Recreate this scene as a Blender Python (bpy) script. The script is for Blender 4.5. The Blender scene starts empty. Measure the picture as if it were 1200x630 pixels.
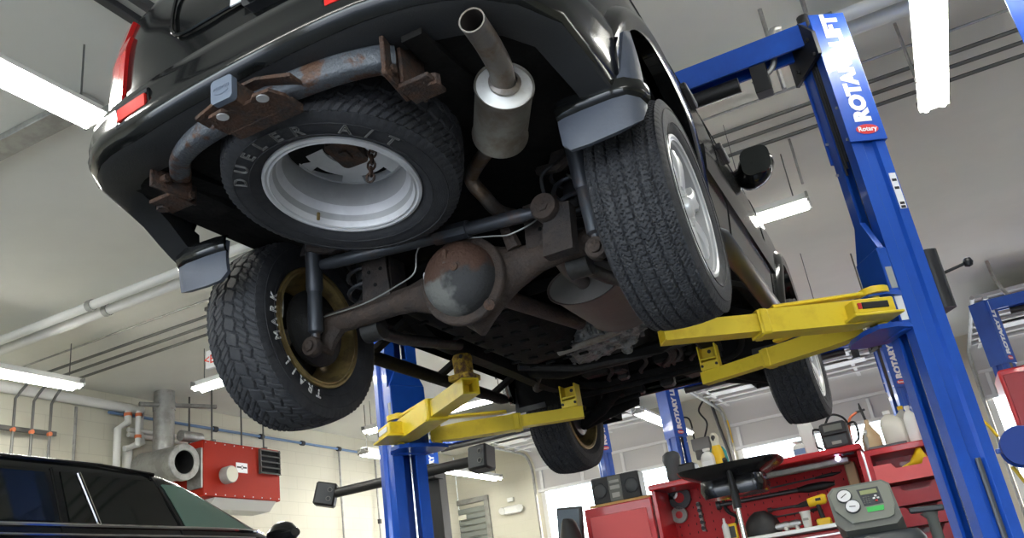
import bpy, bmesh, math, random
from math import sin, cos, pi, sqrt, radians
from mathutils import Vector, Matrix, noise
random.seed(7)
V = Vector
SC = bpy.context.scene
COL = SC.collection

# ------------------------------------------------------------------ camera
CP = V((1.356, -2.631, 0.9)); YAW, PITCH, ROLL, FPX = -.411, .385, -.150, 990.0
FW = V((sin(YAW)*cos(PITCH), cos(YAW)*cos(PITCH), sin(PITCH)))
_r = FW.cross(V((0, 0, 1))).normalized(); _u = _r.cross(FW)
RT = _r*cos(ROLL)+_u*sin(ROLL); UP = -_r*sin(ROLL)+_u*cos(ROLL)

def at(px, py, axis, val):
    """the place on the plane axis=val that stands at this spot of the survey photograph"""
    d = FW+RT*((px-600)/FPX)-UP*((py-315)/FPX)
    k = 'XYZ'.index(axis)
    return CP+d*((val-CP[k])/d[k])

cam = bpy.data.cameras.new('camera'); co = bpy.data.objects.new('camera', cam); COL.objects.link(co)
cam.sensor_width = 36; cam.lens = 36*FPX/1200; cam.clip_start = .05; cam.clip_end = 200
m = Matrix.Identity(4)
for i in range(3):
    m[i][0] = RT[i]; m[i][1] = UP[i]; m[i][2] = -FW[i]; m[i][3] = CP[i]
co.matrix_world = m
SC.camera = co

# ------------------------------------------------------------------ materials
MATS = {}
def mat(name, col, rough=.5, metal=0., bump=0., bscale=60., var=0., vscale=6., col2=None, mix=(.45, .6), coat=0., emit=None, es=0., spec=.5, alpha=None, detail=6.):
    mt = bpy.data.materials.new(name); mt.use_nodes = True
    nt = mt.node_tree; N = nt.nodes; L = nt.links
    b = N['Principled BSDF']
    b.inputs['Roughness'].default_value = rough; b.inputs['Metallic'].default_value = metal
    b.inputs['Specular IOR Level'].default_value = spec
    b.inputs['Coat Weight'].default_value = coat; b.inputs['Coat Roughness'].default_value = .04
    c = (*col, 1)
    b.inputs['Base Color'].default_value = c
    tc = N.new('ShaderNodeTexCoord')
    if col2 is not None or var > 0:
        n = N.new('ShaderNodeTexNoise'); n.inputs['Scale'].default_value = vscale; n.inputs['Detail'].default_value = detail
        n.inputs['Roughness'].default_value = .65
        L.new(tc.outputs['Object'], n.inputs['Vector'])
        rp = N.new('ShaderNodeValToRGB')
        rp.color_ramp.elements[0].position = mix[0]; rp.color_ramp.elements[1].position = mix[1]
        if col2 is None: col2 = tuple(x*(1-var) for x in col)
        rp.color_ramp.elements[0].color = c; rp.color_ramp.elements[1].color = (*col2, 1)
        L.new(n.outputs['Fac'], rp.inputs['Fac']); L.new(rp.outputs['Color'], b.inputs['Base Color'])
    if bump > 0:
        n2 = N.new('ShaderNodeTexNoise'); n2.inputs['Scale'].default_value = bscale; n2.inputs['Detail'].default_value = 4
        L.new(tc.outputs['Object'], n2.inputs['Vector'])
        bp = N.new('ShaderNodeBump'); bp.inputs['Strength'].default_value = bump; bp.inputs['Distance'].default_value = .01
        L.new(n2.outputs['Fac'], bp.inputs['Height']); L.new(bp.outputs['Normal'], b.inputs['Normal'])
    if emit is not None:
        b.inputs['Emission Color'].default_value = (*emit, 1); b.inputs['Emission Strength'].default_value = es
    if alpha is not None:
        b.inputs['Transmission Weight'].default_value = alpha; b.inputs['IOR'].default_value = 1.2
    MATS[name] = mt
    return mt

mat('black_paint', (.005, .0055, .0055), .15, 0, coat=.2, spec=.4)
mat('black_plastic', (.022, .023, .025), .5, bump=.15, bscale=220)
mat('flap_plastic', (.075, .085, .11), .48, bump=.1, bscale=90)
mat('under_black', (.0065, .006, .0058), .8, spec=.2, bump=.3, bscale=40, col2=(.012, .011, .010), vscale=9)
mat('under_grey', (.03, .028, .026), .6, .3, bump=.3, bscale=40, col2=(.02, .019, .018), vscale=14)
mat('liner', (.006, .006, .006), .9, spec=.2, bump=.2, bscale=30)
mat('rubber', (.022, .023, .027), .7, bump=.25, bscale=260, col2=(.036, .036, .039), vscale=25, mix=(.4, .7))
mat('rubber_dark', (.018, .018, .019), .65, bump=.1, bscale=200)
mat('letter_white', (.62, .62, .6), .6)
mat('letter_grey', (.14, .138, .13), .7)
mat('alloy', (.72, .72, .71), .3, .25)
mat('alloy_paint', (.66, .66, .67), .4, .15, col2=(.56, .56, .57), vscale=5)
mat('rim_gold', (.34, .25, .1), .45, .55, col2=(.2, .14, .06), vscale=10)
mat('drum', (.02, .019, .018), .6, .3, bump=.3, bscale=50)
mat('rust', (.09, .046, .028), .85, .1, bump=.7, bscale=110, col2=(.045, .034, .03), vscale=18, mix=(.42, .62))
mat('rust_axle', (.06, .04, .03), .8, .15, bump=.55, bscale=90, col2=(.036, .028, .024), vscale=12, mix=(.4, .65))
mat('rust_dark', (.042, .031, .026), .85, .1, bump=.5, bscale=90, col2=(.025, .021, .02), vscale=12)
mat('board_grey', (.035, .035, .035), .35)
mat('gloss_black', (.01, .01, .011), .18, coat=.4)
mat('reel_blue', (.01, .05, .3), .6)
mat('barrel_grey', (.4, .4, .4), .45, .15, col2=(.33, .33, .33), vscale=4)
mat('barrel_gold', (.3, .22, .08), .5, .4, col2=(.16, .11, .05), vscale=10)
mat('rust_cover', (.07, .034, .02), .75, .2, bump=.5, bscale=80, col2=(.1, .1, .095), vscale=6, mix=(.44, .5))
mat('hitch_paint', (.1, .11, .125), .5, .2, bump=.5, bscale=90, col2=(.1, .05, .03), vscale=11, mix=(.5, .58))
mat('pipe_bore', (.03, .022, .018), .8)
mat('pipe_steel', (.27, .24, .215), .45, .75, bump=.25, bscale=60, col2=(.22, .15, .1), vscale=9)
mat('can_steel', (.36, .34, .3), .42, .75, bump=.15, bscale=40, col2=(.25, .21, .17), vscale=7)
mat('can_end', (.72, .71, .68), .45, .35, col2=(.55, .5, .45), vscale=8, mix=(.55, .75))
mat('muffler', (.14, .115, .105), .6, .45, bump=.2, bscale=70, col2=(.13, .1, .09), vscale=6)
mat('muffler_lip', (.3, .28, .26), .5, .5)
mat('cast_alu', (.26, .26, .255), .55, .3, bump=.8, bscale=60, col2=(.1, .1, .098), vscale=20)
mat('steel', (.6, .6, .6), .3, .9)
mat('bright_steel', (.75, .75, .75), .2, 1.)
mat('dark_steel', (.1, .1, .105), .42, .7)
mat('shock_tube', (.06, .065, .075), .4, .4, col2=(.09, .06, .05), vscale=9, mix=(.55, .7))
mat('tail_red', (.55, .012, .012), .12, coat=.6)
mat('tail_white', (.8, .78, .74), .12, coat=.6)
mat('reflector_red', (.75, .02, .015), .15, coat=.7)
mat('screen_reflection', (.16, .2, .25), .2)  # bluish grey is the reflection on the monitor glass, put into the colour
mat('dark_glass', (.006, .008, .007), .05, spec=.6)
mat('green_glass', (.12, .2, .16), .05, spec=.7)
mat('plate_white', (.85, .86, .88), .4)
mat('cap_grey', (.12, .15, .2), .6)
mat('chrome', (.7, .7, .7), .08, 1.)
mat('lift_blue', (.012, .085, .46), .32, .05, coat=.3, col2=(.009, .07, .4), vscale=2.5)
mat('lift_blue_dark', (.006, .02, .13), .35, .1)
mat('sign_white', (.85, .85, .85), .4)
mat('logo_red', (.62, .03, .03), .4)
mat('lift_yellow', (.82, .6, .03), .42, 0, bump=.08, bscale=40, col2=(.7, .48, .02), vscale=9, mix=(.52, .72))
mat('worn_yellow', (.45, .28, .02), .65, .1, bump=.5, bscale=90, col2=(.12, .055, .02), vscale=38, mix=(.42, .58))
mat('matte_black', (.012, .012, .013), .5)
mat('grey_plastic', (.16, .16, .15), .5)
mat('ceiling_paint', (.76, .755, .68), .9, bump=.05, bscale=60, col2=(.72, .715, .645), vscale=.5)
mat('wall_paint', (.6, .58, .47), .75)
mat('white_paint', (.74, .74, .7), .55)
mat('cream', (.7, .68, .55), .6)
mat('floor_epoxy', (.16, .16, .15), .5, col2=(.13, .13, .12), vscale=2.)
mat('conduit', (.13, .13, .12), .5, .6)
mat('galv', (.36, .36, .34), .45, .6, col2=(.27, .27, .25), vscale=8)
mat('blue_pipe', (.14, .24, .42), .5)
mat('orange_clip', (.65, .17, .06), .6)
mat('heater_red', (.34, .02, .008), .6, spec=.15, bump=.03, bscale=30)
mat('cover_grey', (.36, .36, .33), .6)
mat('duct_dark', (.008, .008, .008), .9)
mat('tool_red', (.5, .012, .018), .35, coat=.3)
mat('tool_red_flare', (.72, .11, .11), .45)  # red paled towards pink: flare put into the base colour
mat('tool_red_inside', (.46, .016, .02), .5, spec=.3)
mat('drawer_red', (.34, .014, .022), .4)
mat('worktop', (.6, .58, .54), .35, .4)
mat('wood', (.5, .3, .1), .6)
mat('tool_yellow', (.78, .5, .01), .4)
mat('bottle_white', (.75, .75, .72), .35)
mat('bottle_clear', (.7, .68, .6), .3)
mat('amber', (.5, .36, .2), .3)
mat('orange', (.8, .2, .08), .5)
mat('teal', (.02, .28, .3), .5)
mat('machine_grey', (.13, .135, .12), .55, bump=.1, bscale=300)
mat('machine_dark', (.045, .05, .055), .5)
mat('machine_face', (.2, .21, .18), .5)
mat('lcd', (.3, .34, .16), .3)
mat('green_label', (.05, .5, .1), .5)
mat('carton', (.4, .28, .16), .8)
mat('purple_light', (.6, .5, .9), .3, emit=(.7, .6, 1.), es=4)
mat('exit_red', (.8, .06, .03), .4)
mat('louver_grey', (.24, .26, .24), .45, .4)
mat('door_panel', (.46, .45, .43), .6)
mat('door_rib', (.6, .6, .58), .5)
mat('asphalt', (.35, .35, .34), .9)
mat('outside_white', (.8, .8, .8), .9)
mat('skid_hole', (.002, .002, .002), 1.)
def cover_material():
    # rusty steel whose paint survives, grey and scuffed, on the lower left; bare dark metal lower right
    mt = mat('cover_worn', (.075, .034, .02), .75, .15, bump=.5, bscale=80); nt = mt.node_tree; N = nt.nodes; L = nt.links; b = N['Principled BSDF']
    tc = N.new('ShaderNodeTexCoord'); sx = N.new('ShaderNodeSeparateXYZ'); L.new(tc.outputs['Object'], sx.inputs[0])
    n = N.new('ShaderNodeTexNoise'); n.inputs['Scale'].default_value = 13; n.inputs['Detail'].default_value = 7; L.new(tc.outputs['Object'], n.inputs['Vector'])
    def lin(sock, k, c):
        a = N.new('ShaderNodeMath'); a.operation = 'MULTIPLY_ADD'; L.new(sock, a.inputs[0]); a.inputs[1].default_value = k; a.inputs[2].default_value = c; return a.outputs[0]
    def add(p, q):
        a = N.new('ShaderNodeMath'); a.operation = 'ADD'; L.new(p, a.inputs[0]); L.new(q, a.inputs[1]); return a.outputs[0]
    def ramp(sock, lo, hi):
        a = N.new('ShaderNodeMapRange'); L.new(sock, a.inputs[0]); a.inputs[1].default_value = lo; a.inputs[2].default_value = hi; return a.outputs[0]
    def mix(f, p, q):
        a = N.new('ShaderNodeMix'); a.data_type = 'RGBA'; L.new(f, a.inputs[0])
        for i, v in ((6, p), (7, q)):
            if isinstance(v, tuple): a.inputs[i].default_value = (*v, 1)
            else: L.new(v, a.inputs[i])
        return a.outputs[2]
    side = ramp(add(lin(sx.outputs['X'], 1, 0), lin(n.outputs['Fac'], .16, -.08)), .075, .1)
    low = mix(side, (.13, .13, .12), (.035, .035, .036))
    up = ramp(add(lin(sx.outputs['Z'], 1, 0), lin(n.outputs['Fac'], .2, -.1)), .345, .375)
    L.new(mix(up, low, (.07, .033, .02)), b.inputs['Base Color'])
cover_material()
TUBE = mat('tube_light', (.9, .9, .9), .4, emit=(1., .985, .92), es=40)

# ------------------------------------------------------------------ mesh builder
class G:
    def __init__(s): s.v = []; s.f = []; s.mi = []
    def add(s, vs, fs, mi=0):
        o = len(s.v); s.v += [V(p) for p in vs]; s.f += [tuple(i+o for i in f) for f in fs]; s.mi += [mi]*len(fs); return s
    def box(s, c, d, M=None, ch=.004, mi=0):
        x, y, z = d[0]/2, d[1]/2, d[2]/2; ch = min(ch, x*.45, y*.45, z*.45)
        vs = []; idx = {}
        for sx in (-1, 1):
            for sy in (-1, 1):
                for sz in (-1, 1):
                    for k in range(3):
                        p = [sx*(x-(ch if k != 0 else 0)), sy*(y-(ch if k != 1 else 0)), sz*(z-(ch if k != 2 else 0))]
                        idx[(sx, sy, sz, k)] = len(vs); vs.append(V(p))
        fs = []
        for k, (a, b) in enumerate(((1, 2), (0, 2), (0, 1))):
            for sg in (-1, 1):
                q = []
                for s1, s2 in ((-1, -1), (1, -1), (1, 1), (-1, 1)):
                    t = [0, 0, 0]; t[k] = sg; t[a] = s1; t[b] = s2; q.append(idx[(*t, k)])
                fs.append(q)
        for k, (a, b) in enumerate(((1, 2), (0, 2), (0, 1))):     # edges along axis k
            for s1 in (-1, 1):
                for s2 in (-1, 1):
                    q = []
                    for sg, kk in ((-1, a), (1, a), (1, b), (-1, b)):
                        t = [0, 0, 0]; t[k] = sg; t[a] = s1; t[b] = s2; q.append(idx[(*t, kk)])
                    fs.append(q)
        for sx in (-1, 1):
            for sy in (-1, 1):
                for sz in (-1, 1): fs.append([idx[(sx, sy, sz, k)] for k in range(3)])
        R = M or Matrix.Identity(3)
        return s.add([V(c)+R @ p for p in vs], fs, mi)
    def bar(s, p0, p1, w, h, ch=.004, up=(0, 0, 1), mi=0):
        p0, p1 = V(p0), V(p1); d = p1-p0; y = d.normalized(); u = V(up)
        x = y.cross(u).normalized(); z = x.cross(y)
        return s.box((p0+p1)/2, (w, d.length, h), Matrix((x, y, z)).transposed(), ch, mi)
    def tube(s, pts, r, n=12, caps=True, mi=0, sx=1., sy=1., up=None, closed=False):
        pts = [V(p) for p in pts]; k = len(pts); rs = r if isinstance(r, (list, tuple)) else [r]*k
        T = []
        for i in range(k):
            a = pts[i-1] if (i > 0 or closed) else pts[i]; b = pts[(i+1) % k] if (i < k-1 or closed) else pts[i]
            T.append((b-a).normalized())
        u = V(up) if up is not None else (V((0, 0, 1)) if abs(T[0].z) < .9 else V((1, 0, 0)))
        vs = []
        for i in range(k):
            t = T[i]; x = t.cross(u)
            if x.length < 1e-5: x = t.orthogonal()
            x.normalize(); y = x.cross(t).normalized()
            if up is None: u = y
            for j in range(n):
                a = 2*pi*j/n; vs.append(pts[i]+(x*cos(a)*sx+y*sin(a)*sy)*rs[i])
        fs = []
        for i in range(k if closed else k-1):
            i2 = (i+1) % k
            for j in range(n): fs.append((i*n+j, i*n+(j+1) % n, i2*n+(j+1) % n, i2*n+j))
        if caps and not closed: fs += [tuple(range(n))[::-1], tuple(range((k-1)*n, k*n))]
        return s.add(vs, fs, mi)
    def cyl(s, p0, p1, r, n=20, r2=None, mi=0): return s.tube([p0, p1], [r, r if r2 is None else r2], n, True, mi)
    def lathe(s, prof, n=48, M=None, mi=0, close=False, a0=0., a1=2*pi):
        """prof = [(radius, height)] about local z"""
        full = abs(a1-a0-2*pi) < 1e-6; M = M or Matrix.Identity(4); k = len(prof); m_ = n if full else n+1
        vs = [M @ V((r*cos(a0+(a1-a0)*j/n), r*sin(a0+(a1-a0)*j/n), h)) for r, h in prof for j in range(m_)]
        fs = []
        for i in range(k if close else k-1):
            i2 = (i+1) % k
            for j in range(n):
                j2 = (j+1) % m_; fs.append((i*m_+j, i*m_+j2, i2*m_+j2, i2*m_+j))
        return s.add(vs, fs, mi)
    def prism(s, poly, h, M=None, mi=0):
        """2-D outline in local xy extruded from z=0 to z=h"""
        M = M or Matrix.Identity(4); n = len(poly)
        vs = [M @ V((x, y, 0)) for x, y in poly]+[M @ V((x, y, h)) for x, y in poly]
        fs = [tuple(range(n))[::-1], tuple(range(n, 2*n))]+[(i, (i+1) % n, n+(i+1) % n, n+i) for i in range(n)]
        return s.add(vs, fs, mi)
    def grid(s, P, closeu=False, closev=False, mi=0):
        a, b = len(P), len(P[0]); fs = []
        for i in range(a if closeu else a-1):
            for j in range(b if closev else b-1):
                i2, j2 = (i+1) % a, (j+1) % b; fs.append((i*b+j, i2*b+j, i2*b+j2, i*b+j2))
        return s.add([p for row in P for p in row], fs, mi)
    def sheet(s, P, Q, mi=0):
        """two matching grids (front, back) joined round the rim: a plate with thickness"""
        a, b = len(P), len(P[0]); s.grid(P, mi=mi); s.grid(Q, mi=mi)
        loop = [(i, 0) for i in range(a)]+[(a-1, j) for j in range(1, b)]+[(i, b-1) for i in range(a-2, -1, -1)]+[(0, j) for j in range(b-2, 0, -1)]
        vs = [P[i][j] for i, j in loop]+[Q[i][j] for i, j in loop]; n = len(loop)
        return s.add(vs, [(i, (i+1) % n, n+(i+1) % n, n+i) for i in range(n)], mi)
    def text(s, body, M, size=1., ext=.002, bold=0., align='CENTER', outline=0., mi=0, warp=None):
        cu = bpy.data.curves.new('t', 'FONT'); cu.body = body; cu.size = size; cu.align_x = align; cu.align_y = 'CENTER'
        cu.offset = bold; cu.extrude = ext; cu.resolution_u = 3
        if outline > 0: cu.fill_mode = 'NONE'; cu.extrude = 0; cu.bevel_depth = outline; cu.bevel_resolution = 0
        ob = bpy.data.objects.new('t', cu); COL.objects.link(ob)
        me = bpy.data.meshes.new_from_object(ob.evaluated_get(bpy.context.evaluated_depsgraph_get()))
        vs = [v.co.copy() for v in me.vertices]; fs = [tuple(p.vertices) for p in me.polygons]
        bpy.data.objects.remove(ob); bpy.data.curves.remove(cu); bpy.data.meshes.remove(me)
        return s.add([warp(p) if warp else M @ p for p in vs], fs, mi)
    def build(s, name, mats, parent=None, ang=38, loc=None, weld=False):
        if loc is None: loc = wloc(parent) if parent is not None else V((0, 0, 0))
        loc = V(loc)
        me = bpy.data.meshes.new(name)
        me.from_pydata([tuple(p-loc) for p in s.v], [], s.f)
        for mt in (mats if isinstance(mats, (list, tuple)) else [mats]): me.materials.append(MATS[mt])
        bm = bmesh.new(); bm.from_mesh(me)
        bm.faces.ensure_lookup_table()
        for f, k in zip(bm.faces, s.mi): f.material_index = k; f.smooth = True
        if weld: bmesh.ops.remove_doubles(bm, verts=bm.verts, dist=1e-5)
        bmesh.ops.recalc_face_normals(bm, faces=bm.faces)
        bm.to_mesh(me); bm.free()
        me.set_sharp_from_angle(angle=radians(ang))
        o = bpy.data.objects.new(name, me); COL.objects.link(o)
        if parent is not None:
            o.parent = parent
            o.location = loc-wloc(parent)
            LOC[o.name] = loc
        else: o.location = loc
        LOC[o.name] = loc
        return o
LOC = {}
def wloc(o): return LOC.get(o.name, V(o.location))
def thing(name, label, cat, loc=(0, 0, 0), group=None):
    o = bpy.data.objects.new(name, None); COL.objects.link(o); o.location = loc; o.empty_display_size = .1
    LOC[o.name] = V(loc); o.matrix_world = Matrix.Translation(V(loc))
    o['label'] = label; o['category'] = cat
    if group: o['group'] = group
    return o
def tag(o, label, cat, group=None):
    o['label'] = label; o['category'] = cat
    if group: o['group'] = group
    return o
def structure(o): o['kind'] = 'structure'; return o
def frame(o, x, y, z):
    """matrix from an origin and three axes"""
    M = Matrix.Identity(4)
    for i in range(3): M[i][0] = x[i]; M[i][1] = y[i]; M[i][2] = z[i]; M[i][3] = o[i]
    return M
def lerp(tab, t):
    if t <= tab[0][0]: return tab[0][1]
    for (a, x), (b, y) in zip(tab, tab[1:]):
        if t <= b:
            k = (t-a)/(b-a); return x+(y-x)*k
    return tab[-1][1]
def smooth(pts, n=6):
    """Catmull-Rom through points"""
    P = [V(p) for p in pts]; P = [P[0]*2-P[1]]+P+[P[-1]*2-P[-2]]; out = []
    for i in range(1, len(P)-2):
        for k in range(n):
            t = k/n; a, b, c, d = P[i-1:i+3]
            out.append(.5*((2*b)+(c-a)*t+(2*a-5*b+4*c-d)*t*t+(3*b-a-3*c+d)*t**3))
    return out+[P[-2]]
def rrect(w, h, r, n=4):
    out = []
    for cx, cy, a in ((w/2-r, h/2-r, 0), (-w/2+r, h/2-r, pi/2), (-w/2+r, -h/2+r, pi), (w/2-r, -h/2+r, 1.5*pi)):
        out += [(cx+r*cos(a+pi/2*k/n), cy+r*sin(a+pi/2*k/n)) for k in range(n+1)]
    return out
def arrow(o, z, xref=(1, 0, 0)):
    """frame whose local z runs along the given direction"""
    z = V(z).normalized(); x = V(xref)-z*V(xref).dot(z)
    if x.length < 1e-4: x = z.orthogonal()
    x.normalize(); return frame(V(o), x, z.cross(x), z)
# ------------------------------------------------------------------ the room
XL, YB, XR, YN, ZC = -7.6, 13.3, 11.0, -7.0, 4.2
structure(G().box(((XL+XR)/2, (YB+YN)/2, -.05), (XR-XL+.4, YB-YN+.4, .1), ch=.001).build('floor', 'floor_epoxy'))
structure(G().box(((XL+XR)/2, (YB+YN)/2, ZC+.05), (XR-XL+.4, YB-YN+.4, .1), ch=.001).build('ceiling', 'ceiling_paint'))
def block_mat(name, c1, c2, ax):
    mt = bpy.data.materials.new(name); mt.use_nodes = True; nt = mt.node_tree; N = nt.nodes; L = nt.links; b = N['Principled BSDF']
    tc = N.new('ShaderNodeTexCoord'); mp = N.new('ShaderNodeMapping')
    mp.inputs['Rotation'].default_value = (radians(90), 0, radians(90)) if ax == 'X' else (radians(90), 0, 0)
    if ax == 'X': mp.inputs['Rotation'].default_value = (0, radians(90), radians(90))
    sx = N.new('ShaderNodeSeparateXYZ'); cx = N.new('ShaderNodeCombineXYZ')
    L.new(tc.outputs['Object'], sx.inputs[0]); L.new(sx.outputs['Y' if ax == 'X' else 'X'], cx.inputs['X']); L.new(sx.outputs['Z'], cx.inputs['Y'])
    br = N.new('ShaderNodeTexBrick'); br.inputs['Scale'].default_value = 1.; br.inputs['Brick Width'].default_value = .4; br.inputs['Row Height'].default_value = .2
    br.inputs['Mortar Size'].default_value = .004; br.inputs['Color1'].default_value = (*c1, 1); br.inputs['Color2'].default_value = (*c1, 1); br.inputs['Mortar'].default_value = (*c2, 1)
    L.new(cx.outputs[0], br.inputs['Vector']); L.new(br.outputs['Color'], b.inputs['Base Color'])
    bp = N.new('ShaderNodeBump'); bp.inputs['Strength'].default_value = .35; bp.inputs['Distance'].default_value = .01; bp.invert = True
    L.new(br.outputs['Fac'], bp.inputs['Height']); L.new(bp.outputs['Normal'], b.inputs['Normal']); b.inputs['Roughness'].default_value = .7
    MATS[name] = mt
block_mat('block_left', (.6, .58, .47), (.52, .5, .4), 'X'); block_mat('block_back', (.6, .58, .47), (.57, .55, .44), 'Y')
structure(G().box((XL-.1, (YB+YN)/2, ZC/2), (.2, YB-YN, ZC), ch=.001).build('wall_left', 'block_left'))
structure(G().box((XR+.1, (YB+YN)/2, ZC/2), (.2, YB-YN, ZC), ch=.001).build('wall_right', 'block_left'))
# far wall with three tall door openings, near wall with three
DOORS = [(-5.62, -2.9), (-1.62, 1.95), (2.55, 6.4)]
DH = 3.72
def wall_with_doors(name, y, th, doors, dh, mt):
    g = G(); x = XL
    for a, b in doors:
        g.box(((x+a)/2, y, ZC/2), (a-x, th, ZC), ch=.001); g.box(((a+b)/2, y, (ZC+dh)/2), (b-a, th, ZC-dh), ch=.001); x = b
    g.box(((x+XR)/2, y, ZC/2), (XR-x, th, ZC), ch=.001)
    return structure(g.build(name, mt))
wall_with_doors('wall_back', YB+.1, .2, DOORS, DH, 'block_back')
NEAR = [(-6.6, -2.9), (-2.0, 1.7), (2.6, 6.3)]
wall_with_doors('wall_front', YN-.1, .2, NEAR, 3.4, 'block_back')
structure(G().box((0, 3, -.08), (90, 110, .05), ch=.001).build('ground', 'asphalt'))
# sectional overhead doors, partly raised: curved track, lower sections hanging, the rest under the ceiling
def overhead_door(n, a, b, zb, zt=3.86, yend=9.6):
    y0 = YB-.14; R = .38; path = [(y0, zb), (y0, zt-R)]
    path += [(y0-R+R*cos(t), zt-R+R*sin(t)) for t in [pi/2*k/6 for k in range(1, 7)]]+[(yend, zt)]
    g = G()
    P = [[V((x, p[0], p[1])) for x in (a-.06, b+.06)] for p in path]; Q = []
    for i, p in enumerate(path):
        q0 = path[max(0, i-1)]; q1 = path[min(len(path)-1, i+1)]; d = V((q1[0]-q0[0], q1[1]-q0[1])).normalized()
        Q.append([V((x, p[0]-d.y*-.045, p[1]-d.x*.045)) for x in (a-.06, b+.06)])
    g.sheet(P, Q)
    d = structure(g.build('door_%d' % n, 'door_panel', ang=60))
    # stiffening ribs on the inside and the upright stiles
    r = G()
    for k in range(1, 9):
        y = y0-R-.05-k*.42
        if y < yend: break
        r.box(((a+b)/2, y, zt-.03), (b-a+.1, .05, .05))
    for z in (zb+.03, zb+.45): r.box(((a+b)/2, y0-.03, z), (b-a+.1, .03, .05))
    for f in (.02, .34, .66, .98):
        x = a+(b-a)*f
        r.box((x, (y0-R+yend)/2, zt-.02), (.06, y0-R-yend, .03)); r.box((x, y0-.02, (zb+zt-R)/2), (.06, .03, zt-R-zb))
    r.build('door_rib', 'door_rib', d, loc=(0, 0, 0))
    t = G()
    for x in (a-.1, b+.1):
        pp = [(x, y0-.06, 0), (x, y0-.06, zt-R-.05)]+[(x, y0-.06-R+R*cos(q), zt-R-.05+R*sin(q)) for q in [pi/2*k/6 for k in range(1, 7)]]+[(x, yend-.3, zt-.05)]
        t.tube(pp, .028, 8, up=(1, 0, 0))
    t.build('door_track', 'galv', d, loc=(0, 0, 0))
    # glazed section lying flat under the ceiling
    w = G()
    for i in range(4):
        x0 = a+(b-a)*(i+.12)/4; x1 = a+(b-a)*(i+.88)/4
        w.box(((x0+x1)/2, y0-R-1.35, zt-.052), (x1-x0, .3, .012))
    w.build('door_pane', 'bottle_white', d, loc=(0, 0, 0))
overhead_door(1, *DOORS[0], 3.06); overhead_door(2, *DOORS[1], 3.08); overhead_door(3, *DOORS[2], 3.06)
for i, (a, b) in enumerate(DOORS):
    g = G()
    for x in (a, b): g.box((x, YB-.02, DH/2), (.1, .06, DH))
    g.box(((a+b)/2, YB-.02, DH), (b-a, .06, .1)); structure(g.build('trim_%d' % (i+1), 'white_paint'))
# low-pitched yard outside, seen only as glare
# ------------------------------------------------------------------ pipes
def pipe(name, label, pts, r, mt, n=10, cat='pipe', group=None, extra=None, mats=None):
    g = G(); g.tube(pts, r, n)
    if extra: extra(g)
    o = g.build(name, mats or mt, loc=pts[0]); tag(o, label, cat, group or {'conduit': 'conduits', 'wall_pipe': 'white wall pipes', 'ceiling_pipe': 'white ceiling pipes', 'wall_conduit': 'wall conduits'}.get(name)); return o
def clamps(pts, r):
    return lambda g: [g.tube([V(p)+V((-.03, 0, 0)), V(p)+V((.03, 0, 0))], r, 12, mi=1) for p in pts]
cl = [(x, 2.42, 4.1) for x in (-7, -5.15, -3.9, -1.2, 1.6, 4.4)]
pipe('ceiling_pipe', 'upper of the two white pipes clipped side by side under the ceiling', [(XL+.05, 2.42, 4.1), (XR-.1, 2.42, 4.1)], .045, 'white_paint', extra=clamps(cl, .055), mats=['white_paint', 'galv'])
pipe('ceiling_pipe', 'lower white pipe running beside its twin under the ceiling', [(XL+.05, 2.6, 4.1), (XR-.1, 2.6, 4.1)], .05, 'white_paint', extra=clamps([(x, 2.6, 4.1) for x in (-7, -5.15, -1.2, 4.4)], .058), mats=['white_paint', 'galv'])
yl = [3.42, 3.62, 3.82]
lb = ['thin steel conduit nearest the white pipes in a bundle of three', 'middle steel conduit of the ceiling bundle of three', 'steel conduit farthest from the white pipes in the ceiling bundle']
for i, y in enumerate(yl):
    yw = [3.28, 3.5, 3.72][i]
    pts = [(XR-.1, y, 4.12), (XL+.35, y, 4.12)]+[(XL+.35-.15*sin(t), y-(y-yw)*(1-cos(t)), 4.12-.25*(1-cos(t))) for t in (.4, .8, 1.2, pi/2)]+[(XL+.2, yw, .02)]
    pipe('conduit', lb[i], pts, .016, 'conduit', 8)
pipe('conduit', 'hair-thin grey conduit running alone across the ceiling', [(XR-.1, 3.2, 4.17), (XL+.1, 3.2, 4.17)], .01, 'galv', 6)
def strut(name, label, c, d, clips):
    t = thing(name, label, 'bracket', c); G().box(c, d).build('rail', 'conduit', t)
    for k in clips: G().cyl(V(c)+V(k)+V((-.02, 0, -.03)), V(c)+V(k)+V((.02, 0, -.03)), .025, 10).build('clip', 'orange_clip', t)
strut('conduit_bracket', 'dark strut with orange clips holding the ceiling conduits', (-4.62, 3.63, 4.15), (.05, .62, .04), [(0, -.2, 0), (0, 0, 0), (0, .2, 0)])
strut('conduit_bracket', 'dark strut with orange clips on the left block wall', (XL+.13, 3.5, 3.55), (.04, .7, .05), [(.07, -.22, 0), (.07, 0, 0), (.07, .22, 0)])
# dark steel channels above the tail of the lifted car
for k, (px, py) in enumerate(((140, 12), (170, 6))):
    p = at(px, py, 'Z', 4.16)
    o = G().box((p.x, -.5+k*0, 4.165), (.05, 5.2, .05)).build('ceiling_channel', 'dark_steel', loc=(p.x, -.5, 4.15))
    tag(o, ['dark steel channel on the ceiling above the tail of the raised black SUV', 'second dark steel channel on the ceiling, farther from the tube light'][k], 'channel')
b0 = at(0, 172, 'Z', 4.17); b1 = at(62, 132, 'Z', 4.17)
o = G().bar((b0.x-2.5, b0.y, 4.16), (b1.x+.3, b0.y, 4.16), .16, .05).build('ceiling_strip', 'galv', loc=(b1.x, b0.y, 4.16)); tag(o, 'flat grey metal strip on the ceiling beside the long bright tube light', 'strip')
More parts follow.
